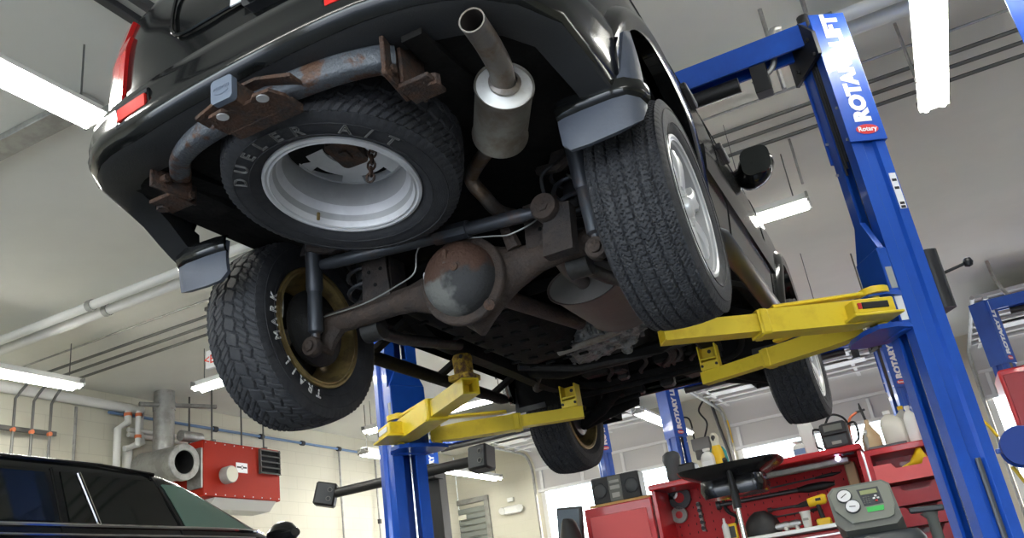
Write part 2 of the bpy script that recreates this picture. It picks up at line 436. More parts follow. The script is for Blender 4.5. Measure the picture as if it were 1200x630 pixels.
# ------------------------------------------------------------------ strip lights
def strip_light(label, c, ax, L):
    c = V(c); t = thing('strip_light', label, 'light', c, 'tube lights hanging from the ceiling')
    d = V((1, 0, 0)) if ax == 'X' else V((0, 1, 0)); s = V((0, 1, 0)) if ax == 'X' else V((1, 0, 0))
    g = G(); R = Matrix((s, d, V((0, 0, 1)))).transposed()
    g.prism([(-.035, .03), (-.035, .075), (.035, .075), (.035, .03), (.1, .0), (.102, .008), (.04, .037), (.04, .08), (-.04, .08), (-.04, .037), (-.102, .008), (-.1, 0)], L, frame(c-d*L/2, s, V((0, 0, 1)), d))
    g.build('housing', 'white_paint', t)
    for q in (-.055, .055):
        G().tube([c+s*q-d*(L/2-.03)+V((0, 0, -.02)), c+s*q+d*(L/2-.03)+V((0, 0, -.02))], .019, 10).build('tube', 'tube_light', t)
    for e in (-1, 1):
        G().box(c+d*e*(L/2-.012)+V((0, 0, .02)), (.2, .02, .09), R).build('end_cap', 'galv', t)
        h = c+d*e*(L/2-.12)+V((0, 0, .08))
        G().tube([h, (h.x, h.y, ZC)], .006, 6).build('hanger', 'conduit', t)
    return t
strip_light('long bright tube light running up to the tail light of the raised SUV', (-2.2, -1.1, 3.75), 'Y', 2.44)
strip_light('bright twin tube light hanging to the right of the sign post', (2.1, 2.17, 3.75), 'Y', 2.44)
strip_light('short tube light hanging just beyond the door mirror of the raised SUV', (.5, 4.27, 3.7), 'X', 1.22)
strip_light('tube light hanging above the minivan roof at the left block wall', (-6.35, 2.04, 3.75), 'Y', 2.44)
strip_light('tube light half hidden behind the rear tyre, beside the exit sign', (-5.1, 4.3, 3.75), 'X', 1.3)
strip_light('far tube light hanging crosswise behind the left blue post', (-4.82, 7.92, 3.75), 'X', 2.44)
strip_light('far tube light at the left edge of the left blue post, above the air line', (at(425, 530, 'Z', 3.45).x, at(425, 530, 'Z', 3.45).y+.95, 3.45), 'Y', 1.9)
strip_light('tube light in front of the far wall above the louvre', (-6.25, 11.4, 3.42), 'Y', 2.44)
strip_light('tube light crossing in front of the far blue sign post', (-2.25, 10.9, 3.42), 'Y', 2.8)
strip_light('tube light over the bay to the right, outside the front row of posts', (6.2, 2.2, 3.75), 'Y', 2.44)
strip_light('tube light near the front doors above the concrete floor', (-1.2, -4.9, 3.75), 'X', 2.44)
strip_light('tube light on the right-hand side of the front doors', (4.4, -3.9, 3.75), 'X', 2.44)
strip_light('tube light over the far right bay', (5.2, 8.2, 3.75), 'X', 2.44)
# thin rods and drops hanging from the ceiling
def rod(label, pt, z0, z1, r=.008, mt='galv', name='hanging_rod', bend=None):
    x, y = pt; pts = [(x, y, z1), (x, y, z0)]
    if bend: pts = smooth([(x, y, z1), (x+bend*.2, y, (z0+z1)/2), (x+bend, y, z0)], 6)
    o = G().tube(pts, r, 6).build(name, mt, loc=(x, y, z0)); tag(o, label, 'rod', 'rods hanging from the ceiling'); return o
rod('thin rod hanging from the ceiling beside the twin tube light', (2.0, 2.9), 3.72, 4.2, .012)
rod('steel rod hanging above the mid-ceiling light right of the mirror', (1.1, 4.05), 3.78, 4.2, .012)
rod('wire hanging from the ceiling over the rear arm of the lift', (1.25, 7.4), 3.3, 4.2, .01, 'conduit')
rod('thick grey conduit dropping from the ceiling behind the overhead beam', (1.23, 2.16), 3.6, 4.2, .016)
q_ = at(941, 4, 'Z', 4.15); rod('grey conduit dropping from the ceiling onto the head of the main sign post', (q_.x, q_.y), 3.7, 4.2, .016)
q_ = at(1156, 306, 'Z', 4.2); rod('curved grey conduit dropping to the head of the far right lift', (q_.x, q_.y), 3.62, 4.2, .025, bend=.12)
rod('thin wire hanging left of its neighbour over the yellow arms', (.75, 6.9), 3.3, 4.2, .005, 'conduit')
# ------------------------------------------------------------------ two-post lifts
TH = radians(30)
def lift(label, cx, cy, zc, arms, full=True):
    root = thing('two_post_lift', label, 'lift', (cx, cy, 0), 'blue two-post lifts')
    cx -= .0; HS = 1.475
    zt = 3.62
    for sg in (1, -1):
        c = V((cx+sg*HS, cy, 0)); n = V((-sg*cos(TH), -sin(TH), 0)); mm = V((sg*sin(TH), -cos(TH), 0)); Z = V((0, 0, 1))
        M = frame(c, n, mm, Z)
        pos = lambda a, b, z: c+n*a+mm*b+Z*z
        h = [(-.09, .11), (-.04, .11), (-.028, .092), (.02, .092), (.032, .11), (.09, .11), (.09, .042), (.075, .042), (.075, .08), (-.07, .08)]
        # right half then mirrored left half, one C-section outline
        outline = h+[(a, -b) for a, b in h[::-1]]
        g = G(); g.prism(outline, zt, M); g.box(pos(0, 0, .01), (.4, .4, .02), M.to_3x3())
        col = g.build('column', 'lift_blue', root)
        r = G(); r.tube([pos(.01, .02, .1), pos(.01, .02, zt-.1)], .016, 10); r.tube([pos(.045, -.028, .1), pos(.045, -.028, zt-.1)], .007, 6)
        r.build('cylinder_rod', 'bright_steel', root)
        k = G()
        for j, b in enumerate((-.035, -.012, .014, .036)): k.tube([pos(.08, b*.9, 2.75+.03*j), pos(.08, b*.9, zt-.12)], .007, 6)
        k.build('cable', 'dark_steel', root)
        # top cover: three folded sides, the fourth open (right posts) or closed (left posts)
        zb0, zb1 = 2.86, 3.66; g = G(); e = .012
        g.box(pos(0, .119, (zb0+zb1)/2), (.20, .01, zb1-zb0), M.to_3x3(), .003); g.box(pos(-.098, 0, (zb0+zb1)/2), (.01, .245, zb1-zb0), M.to_3x3(), .003)
        g.box(pos(0, -.119, (zb0+zb1)/2), (.20, .01, zb1-zb0), M.to_3x3(), .003)
        if sg < 0: g.box(pos(.103, 0, (zb0+zb1)/2), (.01, .248, zb1-zb0), M.to_3x3(), .003)
        cov = g.build('column_cover', 'lift_blue', root)
        fn = mm if sg > 0 else n; fo = .125 if sg > 0 else .109
        F = c+fn*fo; upd = fn.cross(Z); 
        off = upd*(-.01 if sg > 0 else 0)
        G().text('ROTARY LIFT', frame(F+Z*(zb0+.45)+off, Z, upd, fn), .113, .001, .0075).build('lettering', 'sign_white', cov)
        ov = G(); rr = V((0, 0, 0)); ov.prism([(.06*cos(t), .028*sin(t)) for t in [2*pi*q/24 for q in range(24)]], .002, frame(F+Z*(zb0+.065)+off, -upd, Z, fn))
        ov.build('logo', 'logo_red', cov)
        G().text('Rotary', frame(F+Z*(zb0+.065)+off+fn*.003, -upd, Z, fn), .036, .0005, .001).build('logo_lettering', 'sign_white', cov)
        for z in (zb0+.03, zb0+.22):
            bl = G(); bl.cyl(pos(.09, .1, z), pos(.101, .1, z), .008, 8); bl.build('bolt', 'steel', cov)
            bl = G(); bl.cyl(pos(.09, -.1, z-.1), pos(.101, -.1, z-.1), .008, 8); bl.build('bolt', 'steel', cov)
        # carriage
        g = G(); g.box(pos(.118, 0, zc+.12), (.05, .235, .42), M.to_3x3(), .006)
        g.prism([(-.115, 0), (.115, 0), (.03, .17), (-.03, .17)], .03, frame(pos(.105, 0, zc+.33), mm, Z, n))
        for z in (zc-.085, zc+.075):
            g.prism([(.1, -.13), (.1, .13), (.2, .175), (.28, .16), (.31, .07), (.31, -.07), (.28, -.16), (.2, -.175)], .022, frame(c+Z*z, n, mm, Z))
        g.box(pos(.15, 0, zc-.0), (.06, .08, .16), M.to_3x3())
        car = g.build('carriage', 'lift_blue', root)
        st = G(); st.box(pos(.118, .119, zc+.17), (.032, .003, .11), M.to_3x3(), .001); st.build('sticker', 'cover_grey', car)
        st = G(); st.box(pos(.118, .119, zc+.02), (.036, .003, .13), M.to_3x3(), .001); st.build('sticker', 'sign_white', car)
        if full:
            d = G(); d.box(pos(-.066, .1115, 2.57), (.035, .003, .2), M.to_3x3(), .001)
            dd = d.build('decal', 'sign_white', col)
            for z in (2.63, 2.585, 2.5, 2.48):
                d2 = G(); d2.box(pos(-.066, .1135, z), (.024, .002, .014), M.to_3x3(), .0005)
                d2.build('decal_print', 'matte_black', col)
        if sg > 0:
            if full: G().tube([pos(-.004, .108, .1), pos(-.004, .108, 1.25)], .012, 8).build('hose_guard', 'dark_steel', root)
            # power unit on the outer face
            g = G(); pc = pos(-.135, .02, 2.1)
            g.prism(rrect(.085, .16, .03), .3, frame(pc-Z*.15, n, mm, Z)); g.build('power_unit', 'matte_black', root)
            g = G(); a = pos(-.14, -.03, 2.13); g.tube([a, a+V((.2, -.03, .03))], .008, 8); g.lathe([(.0, -.025), (.018, -.018), (.025, 0), (.018, .018), (0, .025)], 12, Matrix.Translation(a+V((.2, -.03, .03)))); g.build('release_handle', 'matte_black', root)
            # head plate, pulleys, flexible hose
            g = G(); g.prism([(-.16, -.12), (.16, -.12), (.16, .02), (.05, .16), (-.16, .1)], .02, frame(pos(.1, -.02, 3.52), mm, Z, n))
            for a, b in ((-.1, -.05), (.0, .05), (.1, -.08), (.08, .03)): g.cyl(pos(.12, a, 3.5+b), pos(.135, a, 3.5+b), .014, 8)
            g.build('head_plate', 'matte_black', root)
            hs = G(); p0 = pos(.12, -.1, 3.72); hs.tube(smooth([p0+V((-.03, 0, .05)), p0+V((-.08, -.05, .0)), p0+V((-.12, -.05, -.2)), p0+V((-.25, -.03, -.26))], 10), .018, 8); hs.build('flexible_conduit', 'galv', root)
            G().cyl(pos(.06, 0, 3.6), pos(.06, 0, 3.74), .035, 14).build('post_cap', 'matte_black', root)
    # overhead beam with padded shut-off bar
    g = G(); zb = 3.6
    g.prism([(-.07, -.07), (-.07, .07), (.07, .07), (.07, -.07), (.055, -.07), (.055, .055), (-.055, .055), (-.055, -.07)], 2.86, frame((cx-1.43, cy-.02, zb), V((0, 1, 0)), V((0, 0, 1)), V((1, 0, 0))))
    bm_ = g.build('overhead_beam', 'lift_blue', root)
    G().tube([(cx-1.2, cy-.02, zb-.12), (cx+1.0, cy-.02, zb-.12)], .045, 12).build('shut_off_bar', 'matte_black', root)
    g = G(); g.box((cx+1.12, cy-.03, zb-.14), (.09, .09, .2)); g.build('switch_box', 'matte_black', root)
    for (sg, rear, tip, padz, worn) in arms:
        c = V((cx+sg*HS, cy, 0)); n = V((-sg*cos(TH), -sin(TH), 0)); mm = V((sg*sin(TH), -cos(TH), 0)); Z = V((0, 0, 1))
        piv = c+n*.235+mm*(.125 if rear else -.125)+Z*zc; tip = V((cx+tip[0], cy+tip[1], zc)); d = tip-piv; L = d.length; u = d.normalized(); s = u.cross(Z)
        arm = G(); q1 = piv+u*L*.62
        # tapering outer beam: wide at the pivot, open at the end
        R = lambda p, w, h: [p+s*w/2+Z*h/2, p-s*w/2+Z*h/2, p-s*w/2-Z*h/2, p+s*w/2-Z*h/2]
        wd = 1. if rear else .72; hd = 1. if rear else .84; secs = [R(piv-u*.04, .08*wd, .085*hd), R(piv+u*.08, .105*wd, .105*hd), R(piv+u*.14, .118*wd, .112*hd), R(q1, .115*wd, .11*hd)]
        arm.grid(secs, closev=True); arm.add(secs[0], [(0, 1, 2, 3)])
        ins = [R(q1, .1*wd, .095*hd), R(piv+u*L*.5, .1*wd, .095*hd)]; arm.grid([secs[-1], ins[0], ins[1]], closev=True)
        arm.box(q1-u*.03+Z*.0, (.128*wd, .05, .12*hd), Matrix((s, u, Z)).transposed(), .01)
        ao = arm.build('swing_arm', 'lift_yellow', root)
        ex = G(); e0 = piv+u*L*.5; e1 = tip+u*.06
        secs = [R(e0, .09*wd, .084*hd), R(e1, .09*wd, .08*hd)]; ex.grid(secs, closev=True); ex.add(secs[0], [(0, 1, 2, 3)])
        ins = [R(e1, .075*wd, .062*hd), R(e1-u*.1, .075*wd, .062*hd)]; ex.grid([secs[-1], ins[0], ins[1]], closev=True); ex.add(ins[1], [(0, 1, 2, 3)])
        ex.build('extension', 'lift_yellow', ao)
        # restraint gear, strut plate and latch box
        gr = G(); gr.cyl(piv-Z*.06, piv+Z*.13, .022, 14); gr.bar(piv+Z*.1, piv+u*L*.52+Z*.075+s*.0, .05, .016)
        gr.prism([(.07*cos(t), .07*sin(t)) for t in [2*pi*k/20 for k in range(20)]], .03, Matrix.Translation(piv+Z*.085)); gr.build('restraint_bar', 'lift_yellow', ao)
        if rear:
            lb = piv+u*.1-s*(.085 if sg > 0 else -.085)
            bx = G(); bx.box(lb+Z*.0, (.1, .2, .07), Matrix((s, u, Z)).transposed(), .006); bx.box(lb-Z*.045, (.15, .24, .012), Matrix((s, u, Z)).transposed(), .003); bx.build('latch_box', 'lift_yellow', ao)
            fs = s*(-.053 if sg > 0 else .053)
            lt = G(); lt.box(lb+fs, (.008, .13, .03), Matrix((s, u, Z)).transposed(), .002); lt.build('label_plate', 'matte_black' if sg > 0 else 'sign_white', ao)
            rd = G(); rd.box(lb+fs-u*.07 if sg < 0 else lb+fs+u*.075, (.009, .018, .028), Matrix((s, u, Z)).transposed(), .002); rd.build('label_corner', 'logo_red' if sg > 0 else 'rust', ao)
        # pad adapter
        if padz:
            pd = G(); w = .085; h = padz-(zc+.045)
            if worn:
                pd.lathe([(.0, 0), (.05, 0), (.05, h*.2), (.047, h*.22), (.05, h*.9), (.044, h), (0, h)], 14, Matrix.Translation(tip+Z*.045)); pd.box(tip+Z*.055, (.12, .12, .03))
                pd.tube([tip+Z*(h*.84)+V((.02, -.053, .045)), tip+Z*(h*.84)+V((.02, -.049, .045))], .01, 8, mi=1)
            else:
                zb_ = .034; h = padz-(zc+zb_)
                for q in (-1, 1): pd.box(tip+V((q*.047, 0, zb_+h/2)), (.009, .085, h), None, .002)
                pd.box(tip+V((0, .036, zb_+h/2)), (.1, .01, h), None, .002); pd.box(tip+V((0, -.036, zb_+h*.16)), (.1, .012, h*.32), None, .002)
                pd.box(tip+V((0, 0, zb_+h*.45)), (.086, .07, .012), None, .002); pd.tube([tip+V((0, .032, zb_+h*.82)), tip+V((0, .0295, zb_+h*.82))], .011, 10, mi=1)
                for q in (-1, 1): pd.tube([tip+V((q*.04, -.043, zb_+h*.16)), tip+V((q*.04, -.05, zb_+h*.16))], .008, 8, mi=1)
            pd.build('pad_adapter', ['worn_yellow' if worn else 'lift_yellow', 'matte_black'], ao)
    return root
lift('blue two-post lift with yellow arms carrying the raised black SUV', .02, 1.75, 1.95,
     [(1, True, (.5, -.78), 0, False), (1, False, (.43, .22), 2.123, False), (-1, True, (-.57, -.79), 2.123, True), (-1, False, (-.45, .3), 2.123, False)])
LOW = [(1, True, (.7, -.9), .22, False), (1, False, (.7, .5), .22, False), (-1, True, (-.7, -.9), .22, False), (-1, False, (-.7, .5), .22, False)]
lift('empty blue lift beside the raised SUV, its post cut by the top right picture corner', 3.98, 1.75, .14, LOW, False)
lift('far blue lift directly beyond the raised SUV, behind the red tool workstation', -.2, 9.15, .14, LOW, False)
lift('far blue lift seen past the right edge of the main sign post', 3.98, 9.1, .14, LOW, False)
lift('far blue lift at the left, before the door beside the far corner', -4.25, 9.15, .14, LOW, False)
# ------------------------------------------------------------------ the raised vehicle
XB = -.045
class Hull:
    """car body surface: half width, tail and nose by height, squared plan with exponent n"""
    def __init__(s, cx, hw, yr, yf, n, crown=0., tilt=0.): s.cx, s.hw, s.yr, s.yf, s.n, s.crown, s.tilt = cx, hw, yr, yf, n, crown, tilt
    def side(s, y, z, sg, off=0.):
        a, b = lerp(s.yr, z), lerp(s.yf, z); ym, h = (a+b)/2, (b-a)/2; w = lerp(s.hw, z)
        t = min(1, abs((y-ym)/h)); x = w*max(0, 1-t**s.n)**(1/s.n)
        # outward direction in plan
        gx = (max(x, 1e-4)/w)**(s.n-1)/w; gy = t**(s.n-1)/h*(1 if y > ym else -1); l = sqrt(gx*gx+gy*gy)
        return V((s.cx+sg*(x+off*gx/l), y+off*gy/l, z+s.tilt*sg*x*max(0, min(1, (-.45-y)/.45))))
    def end(s, x, z, rear=True, off=0.):
        a, b = lerp(s.yr, z), lerp(s.yf, z); ym, h = (a+b)/2, (b-a)/2; w = lerp(s.hw, z)
        t = min(1, abs(x/w)); y = h*max(0, 1-t**s.n)**(1/s.n)
        gy = (max(y, 1e-4)/h)**(s.n-1)/h; gx = t**(s.n-1)/w*(1 if x > 0 else -1); l = sqrt(gx*gx+gy*gy)
        k = -1 if rear else 1
        return V((s.cx+x+off*gx/l, ym+k*(y+off*gy/l+(s.crown*(1-t*t) if rear else 0)), z+(s.tilt*x if rear else 0)))
    def loop(s, ys=None, nx=14, y0=None, y1=None):
        """plan stations: ('end', x/w, rear) and ('side', y, sg) all round"""
        q = .5**(1/s.n); L = []
        for i in range(nx+1): L.append(('e', -q+2*q*i/nx, True))
        for y in ys: L.append(('s', y, 1))
        for i in range(nx+1): L.append(('e', q-2*q*i/nx, False))
        for y in ys[::-1]: L.append(('s', y, -1))
        return L
    def pt(s, st, z, off=0.):
        if st[0] == 'e': return s.end(st[1]*lerp(s.hw, z), z, st[2], off)
        a, b = lerp(s.yr, z), lerp(s.yf, z); ym, h = (a+b)/2, (b-a)/2; q = .5**(1/s.n)
        y = max(ym-q*h, min(ym+q*h, st[1])); return s.side(y, z, st[2], off)

H = Hull(XB, [(2.1, .86), (2.3, .895), (2.6, .93), (2.85, .925), (2.98, .9), (3.04, .87), (3.5, .68), (3.56, .62), (3.6, .5), (3.615, .3), (3.62, .02)],
         [(2.2, -.95), (2.55, -.975), (2.85, -.965), (3.0, -.93), (3.5, -.67), (3.6, -.6), (3.615, -.3), (3.62, 1.2)],
         [(2.2, 3.6), (2.6, 3.7), (2.9, 3.5), (3.03, 2.55), (3.5, 1.75), (3.6, 1.55), (3.615, 1.45), (3.62, 1.25)], 7, .075, .045)
WB, DR = 2.834, .04
AZ, AR = 2.235, .50          # wheel opening centre height and radius
suv = thing('sport_utility_vehicle', 'black SUV raised overhead on the blue lift, its rusty underside in view', 'car', (XB, 1.2, 1.69))
def zbot(st, lo_side=2.31, lo_rear=2.5):
    if st[0] == 'e': return lo_rear if st[2] else 2.35
    y = st[1]; z = lo_side if -.46 < y < 3.2 else (lo_rear if y < 0 else 2.35)
    for yc in (0, WB):
        d = AR*AR-(y-yc)**2
        if d > 0: z = max(z, AZ+sqrt(d))
    return z
def stations():
    ys = [-.94, -.88, -.8, -.7, -.6, -.53]
    for yc in (0, WB):
        ys += [yc+AR*sin(t) for t in [(-1+2*k/22)*pi/2*.999 for k in range(23)]]
        if yc == 0: ys += [.56]+[.7+.2*k for k in range(8)]+[2.28]
    ys += [3.36, 3.42, 3.5]
    return sorted(ys)
SY = stations()
g = G(); LP = H.loop(SY); rows = []
ZT = [3.0, 3.04, 3.2, 3.38, 3.5, 3.56, 3.6, 3.612, 3.619]
for st in LP:
    zb = zbot(st); zs = [zb+(2.98-zb)*k/9 for k in range(10)]+ZT; rows.append([H.pt(st, z) for z in zs])
g.grid(rows, closeu=True)
g.build('body', 'black_paint', suv, ang=50)
def patch(name, mt, sts, z0, z1, off, th=.012, nz=8, parent=None, ang=40, mats=None):
    zf0 = z0 if callable(z0) else (lambda s_: z0); zf1 = z1 if callable(z1) else (lambda s_: z1)
    P, Q = [], []
    for st in sts:
        a, b = zf0(st), zf1(st); zs = [a+(b-a)*k/nz for k in range(nz+1)]
        P.append([H.pt(st, z, off) for z in zs]); Q.append([H.pt(st, z, off-th) for z in zs])
    g = G(); g.sheet(P, Q); return g.build(name, mt, parent or suv, ang)
R_ = lambda a, b, n: [a+(b-a)*k/n for k in range(n+1)]
for sg in (1, -1):
    # side windows
    for y0, y1, nm in ((-.5, .15, 'rear_quarter_window'), (.25, 1.0, 'rear_door_window'), (1.08, 1.9, 'front_door_window')):
        patch(nm, 'dark_glass', [('s', y, sg) for y in R_(y0, y1, 8)], 3.06, 3.44, .004)
    # dark seams round the doors
    for y in (.42, 1.05, 2.12):
        g = G(); g.tube([H.side(y, z, sg, .0) for z in R_(2.3 if y > .5 else 2.72, 3.02, 10)], .004, 6); g.build('door_seam', 'liner', suv)
    g = G(); g.tube([H.side(y, 2.99, sg, .001) for y in R_(-.5, 2.1, 14)], .006, 6)
    g.build('belt_moulding', 'liner', suv)
    for y in (.62, 1.25):
        g = G(); g.box(H.side(y, 2.86, sg, .012), (.03, .2, .035), ch=.01); g.build('door_handle', 'black_plastic', suv)
    patch('door_moulding', 'black_paint', [('s', y, sg) for y in R_(.62, 2.2, 14)], 2.5, 2.62, .016, .02, 4)
    # flared lips round the wheel openings
    for yc in (0, WB):
        P, Q = [], []
        ta = -66 if yc == 0 else -98
        for k in range(29):
            t = radians(ta+(98-ta)*k/28); row, rq = [], []
            for j, (rr, of) in enumerate(((AR-.012, -.02), (AR-.012, .022), (AR+.03, .034), (AR+.06, .028), (AR+.085, .0))):
                y, z = yc+rr*sin(t), AZ+rr*cos(t); y = max(-.72, y)
                row.append(H.side(y, z, sg, of)); rq.append(H.side(y, z, sg, min(of-.014, of)))
            P.append(row); Q.append(rq)
        g = G(); g.sheet(P, Q); g.build('fender_flare', 'black_paint', suv, ang=50)
        g = G(); xo, xi = XB+sg*.86, XB+sg*.5
        L = [[V((x, yc+(AR+.012)*sin(t), AZ+(AR+.012)*cos(t))) for x in (xo, (xo+xi)/2, xi)] for t in [radians(-60+120*k/20) if yc == 0 else radians(-105+210*k/20) for k in range(21)]]
        g.grid(L)
        fan = [V((xi, yc+(AR+.012)*sin(t), AZ+(AR+.012)*cos(t))) for t in [radians(-105+210*k/20) for k in range(21)]]
        (g.add(fan, [tuple(range(21))]) if yc else None); g.build('wheel_well_liner', 'liner', suv)
    # running board with its brackets
    g = G(); g.tube([(XB+sg*.915, y, 2.185) for y in (.52, .6, 1.3, 2.2, 2.28)], [.02, .045, .045, .045, .02], 14, sx=1., sy=.7, up=(0, 0, 1))
    rb = g.build('running_board', 'board_grey' if sg > 0 else 'under_black', suv)
    for y in (.75, 1.4, 2.05):
        g = G(); g.bar((XB+sg*.9, y, 2.19), (XB+sg*.66, y, 2.31), .05, .03); g.build('board_bracket', 'under_black', rb)
    g = G(); g.bar((XB+sg*.81, .5, 2.365), (XB+sg*.81, 2.3, 2.365), .1, .1, .02); g.build('sill', 'under_black', suv)
    # door mirror
    yk = 1.86; b0 = H.side(yk, 3.0, sg)
    g = G(); Pm = []
    for k in range(9):
        t = k/8; cc = b0+V((sg*(.02+.21*t), -.02-.05*sin(t*pi)*.6, -.03+.06*t)); h_ = [.04, .08, .1, .112, .115, .112, .1, .075, .02][k]; w_ = [.03, .05, .062, .066, .066, .064, .055, .04, .015][k]
        Pm.append([cc+V((0, w_*cos(a)*1.0+(.02 if cos(a) > 0 else 0), h_*sin(a))) for a in [2*pi*q/16 for q in range(16)]])
    g.grid(Pm, closev=True); g.add(Pm[0], [tuple(range(16))]); g.add(Pm[-1], [tuple(range(16))])
    g.tube([b0+V((-sg*.03, .02, -.02)), b0+V((sg*.05, -.01, .0))], [.05, .045], 10)
    mo = g.build('door_mirror', 'black_paint', suv, ang=60)
    g = G(); cc = b0+V((sg*.145, -.115, .04)); cc.z -= .03; g.prism(rrect(.16, .165, .05), .012, frame(cc, V((1, 0, 0)), V((0, 0, 1)), V((0, 1, 0)))); g.build('mirror_glass', 'dark_glass', mo)
    # tail lamp, in three stacked lenses, wrapping the corner
    q = .5**(1/7)
    sts = [('s', y, sg) for y in (-.72, -.78, -.84)]+[('e', sg*x, True) for x in (q, q-.05, q-.1, q-.15, q-.19, q-.23, q-.28)]
    def w_(st, a, b): return (lambda s_: a+(.02 if s_[0] == 'e' else 0))
    tl = patch('tail_light', 'tail_red', sts, 2.80, 2.9, .012, .03)
    patch('upper_lens', 'tail_white', sts[1:-3], 2.902, 2.97, .012, .03, parent=tl)
    patch('upper_red_lens', 'tail_red', sts[-4:-1], 2.902, 3.0, .0125, .03, parent=tl)
    patch('reverse_lens', 'tail_white', sts[:-2], 2.69, 2.798, .012, .03, parent=tl)
    patch('lens_strip', 'tail_red', sts[-3:], 2.69, 2.8, .0125, .03, parent=tl)
    patch('lower_lens', 'tail_red', sts, 2.63, 2.688, .012, .03, parent=tl)
    # reflector in the bumper face
    def bz(x, z, off): return H.end(x, z, True, off)
    P = [[bz(sg*x, z, .113) for z in (2.435, 2.475)] for x in R_(.33, .45, 4)]; Q = [[bz(sg*x, z, .05) for z in (2.435, 2.475)] for x in R_(.33, .45, 4)]
    g = G(); g.sheet(P, Q); rf = g.build('bumper_reflector', 'reflector_red', suv)
    g = G(); g.tube([bz(sg*.32, 2.425, .103), bz(sg*.32, 2.485, .103), bz(sg*.46, 2.485, .103), bz(sg*.46, 2.425, .103)], .008, 6, closed=True); g.build('reflector_bezel', 'black_plastic', rf)
    # quarter seam down to the bumper
    # mud flaps behind the rear tyres
    P, Q = [], []
    for k, (dx, y) in enumerate(((.665, -.505), (.69, -.515), (.75, -.52), (.84, -.52), (.885, -.51), (.915, -.475), (.925, -.43))):
        zt, zb = [2.3, 2.3, 2.3, 2.3, 2.34, 2.5, 2.52][k], [2.175, 2.145, 2.14, 2.145, 2.155, 2.18, 2.24][k]; x = XB+.035+sg*dx
        dd = V((0, -1, 0)) if k < 4 else (V((sg*.6, -.8, 0)) if k < 5 else V((sg*.95, -.3, 0)))
        P.append([V((x, y, zt+(zb-zt)*j/6))+dd*(.008*sin(j/6*pi)) for j in range(7)]); Q.append([p-dd*.016 for p in P[-1]])
    g = G(); g.sheet(P, Q); mf = g.build('mud_flap', 'flap_plastic', suv, ang=50)
    P2 = [[V((p.x, p.y, z))+(p-q_).normalized()*o_ for z, o_ in ((2.32, .0), (2.312, .016), (2.28, .02), (2.262, .016), (2.252, .004))] for p, q_ in [(a[0], b[0]) for a, b in zip(P, Q)]]
    Q2 = [[p-(a[0]-b[0]).normalized()*.012 for p in row] for row, a, b in zip(P2, P, Q)]
    g = G(); g.sheet(P2, Q2); g.build('flap_trim', 'black_paint', mf, ang=50)
    G().prism([(0, 0), (.22, 0), (.2, .17), (.02, .17)], .012, frame((XB+sg*.78-.11, WB-.5, 2.1), V((1, 0, 0)), V((0, 0, 1)), V((0, 1, 0)))).build('mud_flap', 'black_plastic', suv)
# bumper
bst = [('s', y, -1) for y in (-.475, -.52, -.58, -.66, -.74, -.82, -.88, -.94)]
q7 = .5**(1/7); bst = bst+[('e', -q7+2*q7*k/24, True) for k in range(25)]+[('s', y, 1) for y in (-.94, -.88, -.82, -.74, -.66, -.58, -.52, -.475)]
prof = [(2.55, -.02), (2.55, .02), (2.543, .07), (2.525, .095), (2.49, .105), (2.45, .106), (2.43, .115), (2.40, .113), (2.38, .104), (2.367, .084)]
g = G(); rows = []; lips = []
bst = [s_ for s_ in bst if s_[0] == 'e' or s_[1] > -.7]
for st in bst:
    k = max(.42, 1-.64*(st[1]/q7)**4) if st[0] == 'e' else max(.2, .36+(st[1]+.75)*-.3); c_ = 1 if st[0] == 's' else max(0, (abs(st[1])-.5)/.42)
    lf = (st[1] < 0) if st[0] == 'e' else (st[2] < 0)
    if st[0] == 'e': dz = (.07 if lf else -.02)*max(0, (abs(st[1])-.45)/.46)
    else:
        f_ = max(0, min(1, (-.48-st[1])/.27)); dz = (-.075+.15*f_) if lf else (-.1+.08*f_)
    def bp(z, o, sc=True): return H.pt(st, z, 0)+((H.pt(st, z, .1)-H.pt(st, z, 0)).normalized())*(o*(k if (o > 0 and sc) else 1))+V((0, 0, dz*max(0, min(1, (2.56-z)/.19))))
    rows.append([bp(z, o) for z, o in prof]); lips.append([bp(2.367, .082), bp(2.359, .06), bp(2.357, -.04, 0), bp(2.36, -.075, 0), bp(2.44, -.08, 0)])
g.grid(rows); bmo = g.build('rear_bumper', 'black_paint', suv, ang=50)
g = G(); g.grid(lips); g.build('bumper_lip', 'black_plastic', bmo, ang=40)
# hatch: seam, recess for the plate, handle, plate
g = G()
hs = [(x, z) for x, z in ((.62, 2.6), (.7, 2.63), (.735, 2.7), (.725, 2.85), (.7, 2.98), (.66, 3.1), (.6, 3.4))]
for sg in (1, -1):
    g = G(); g.tube(smooth([H.end(sg*x, z, True, .002) for x, z in hs], 5), .005, 6); g.build('hatch_seam', 'liner', suv)
g = G(); g.tube([H.end(x, 2.575, True, .002) for x in R_(-.62, .62, 16)], .006, 6); g.build('hatch_seam', 'liner', suv)
P = [[H.end(x, z, True, .004) for z in R_(2.585, 2.66, 6)] for x in R_(-.6, .6, 20)]
Q = [[p+V((0, .02, 0)) for p in r] for r in P]; g = G(); g.sheet(P, Q); g.build('hatch_lower_panel', 'black_paint', suv)
rec = [(-.42, 2.70), (-.40, 2.665), (-.3, 2.655), (.3, 2.655), (.4, 2.665), (.42, 2.7), (.42, 2.92), (-.42, 2.92)]
g = G(); 
lp = smooth([H.end(x*.8, z+.02, True, .012) for x, z in [(-.36, 2.96), (-.415, 2.9), (-.42, 2.78), (-.40, 2.725), (-.34, 2.705), (-.2, 2.7), (.2, 2.7), (.34, 2.705), (.40, 2.725), (.42, 2.78), (.415, 2.9), (.36, 2.96)]], 4)
g.tube(lp, .007, 8); g.build('plate_recess', 'black_paint', suv)
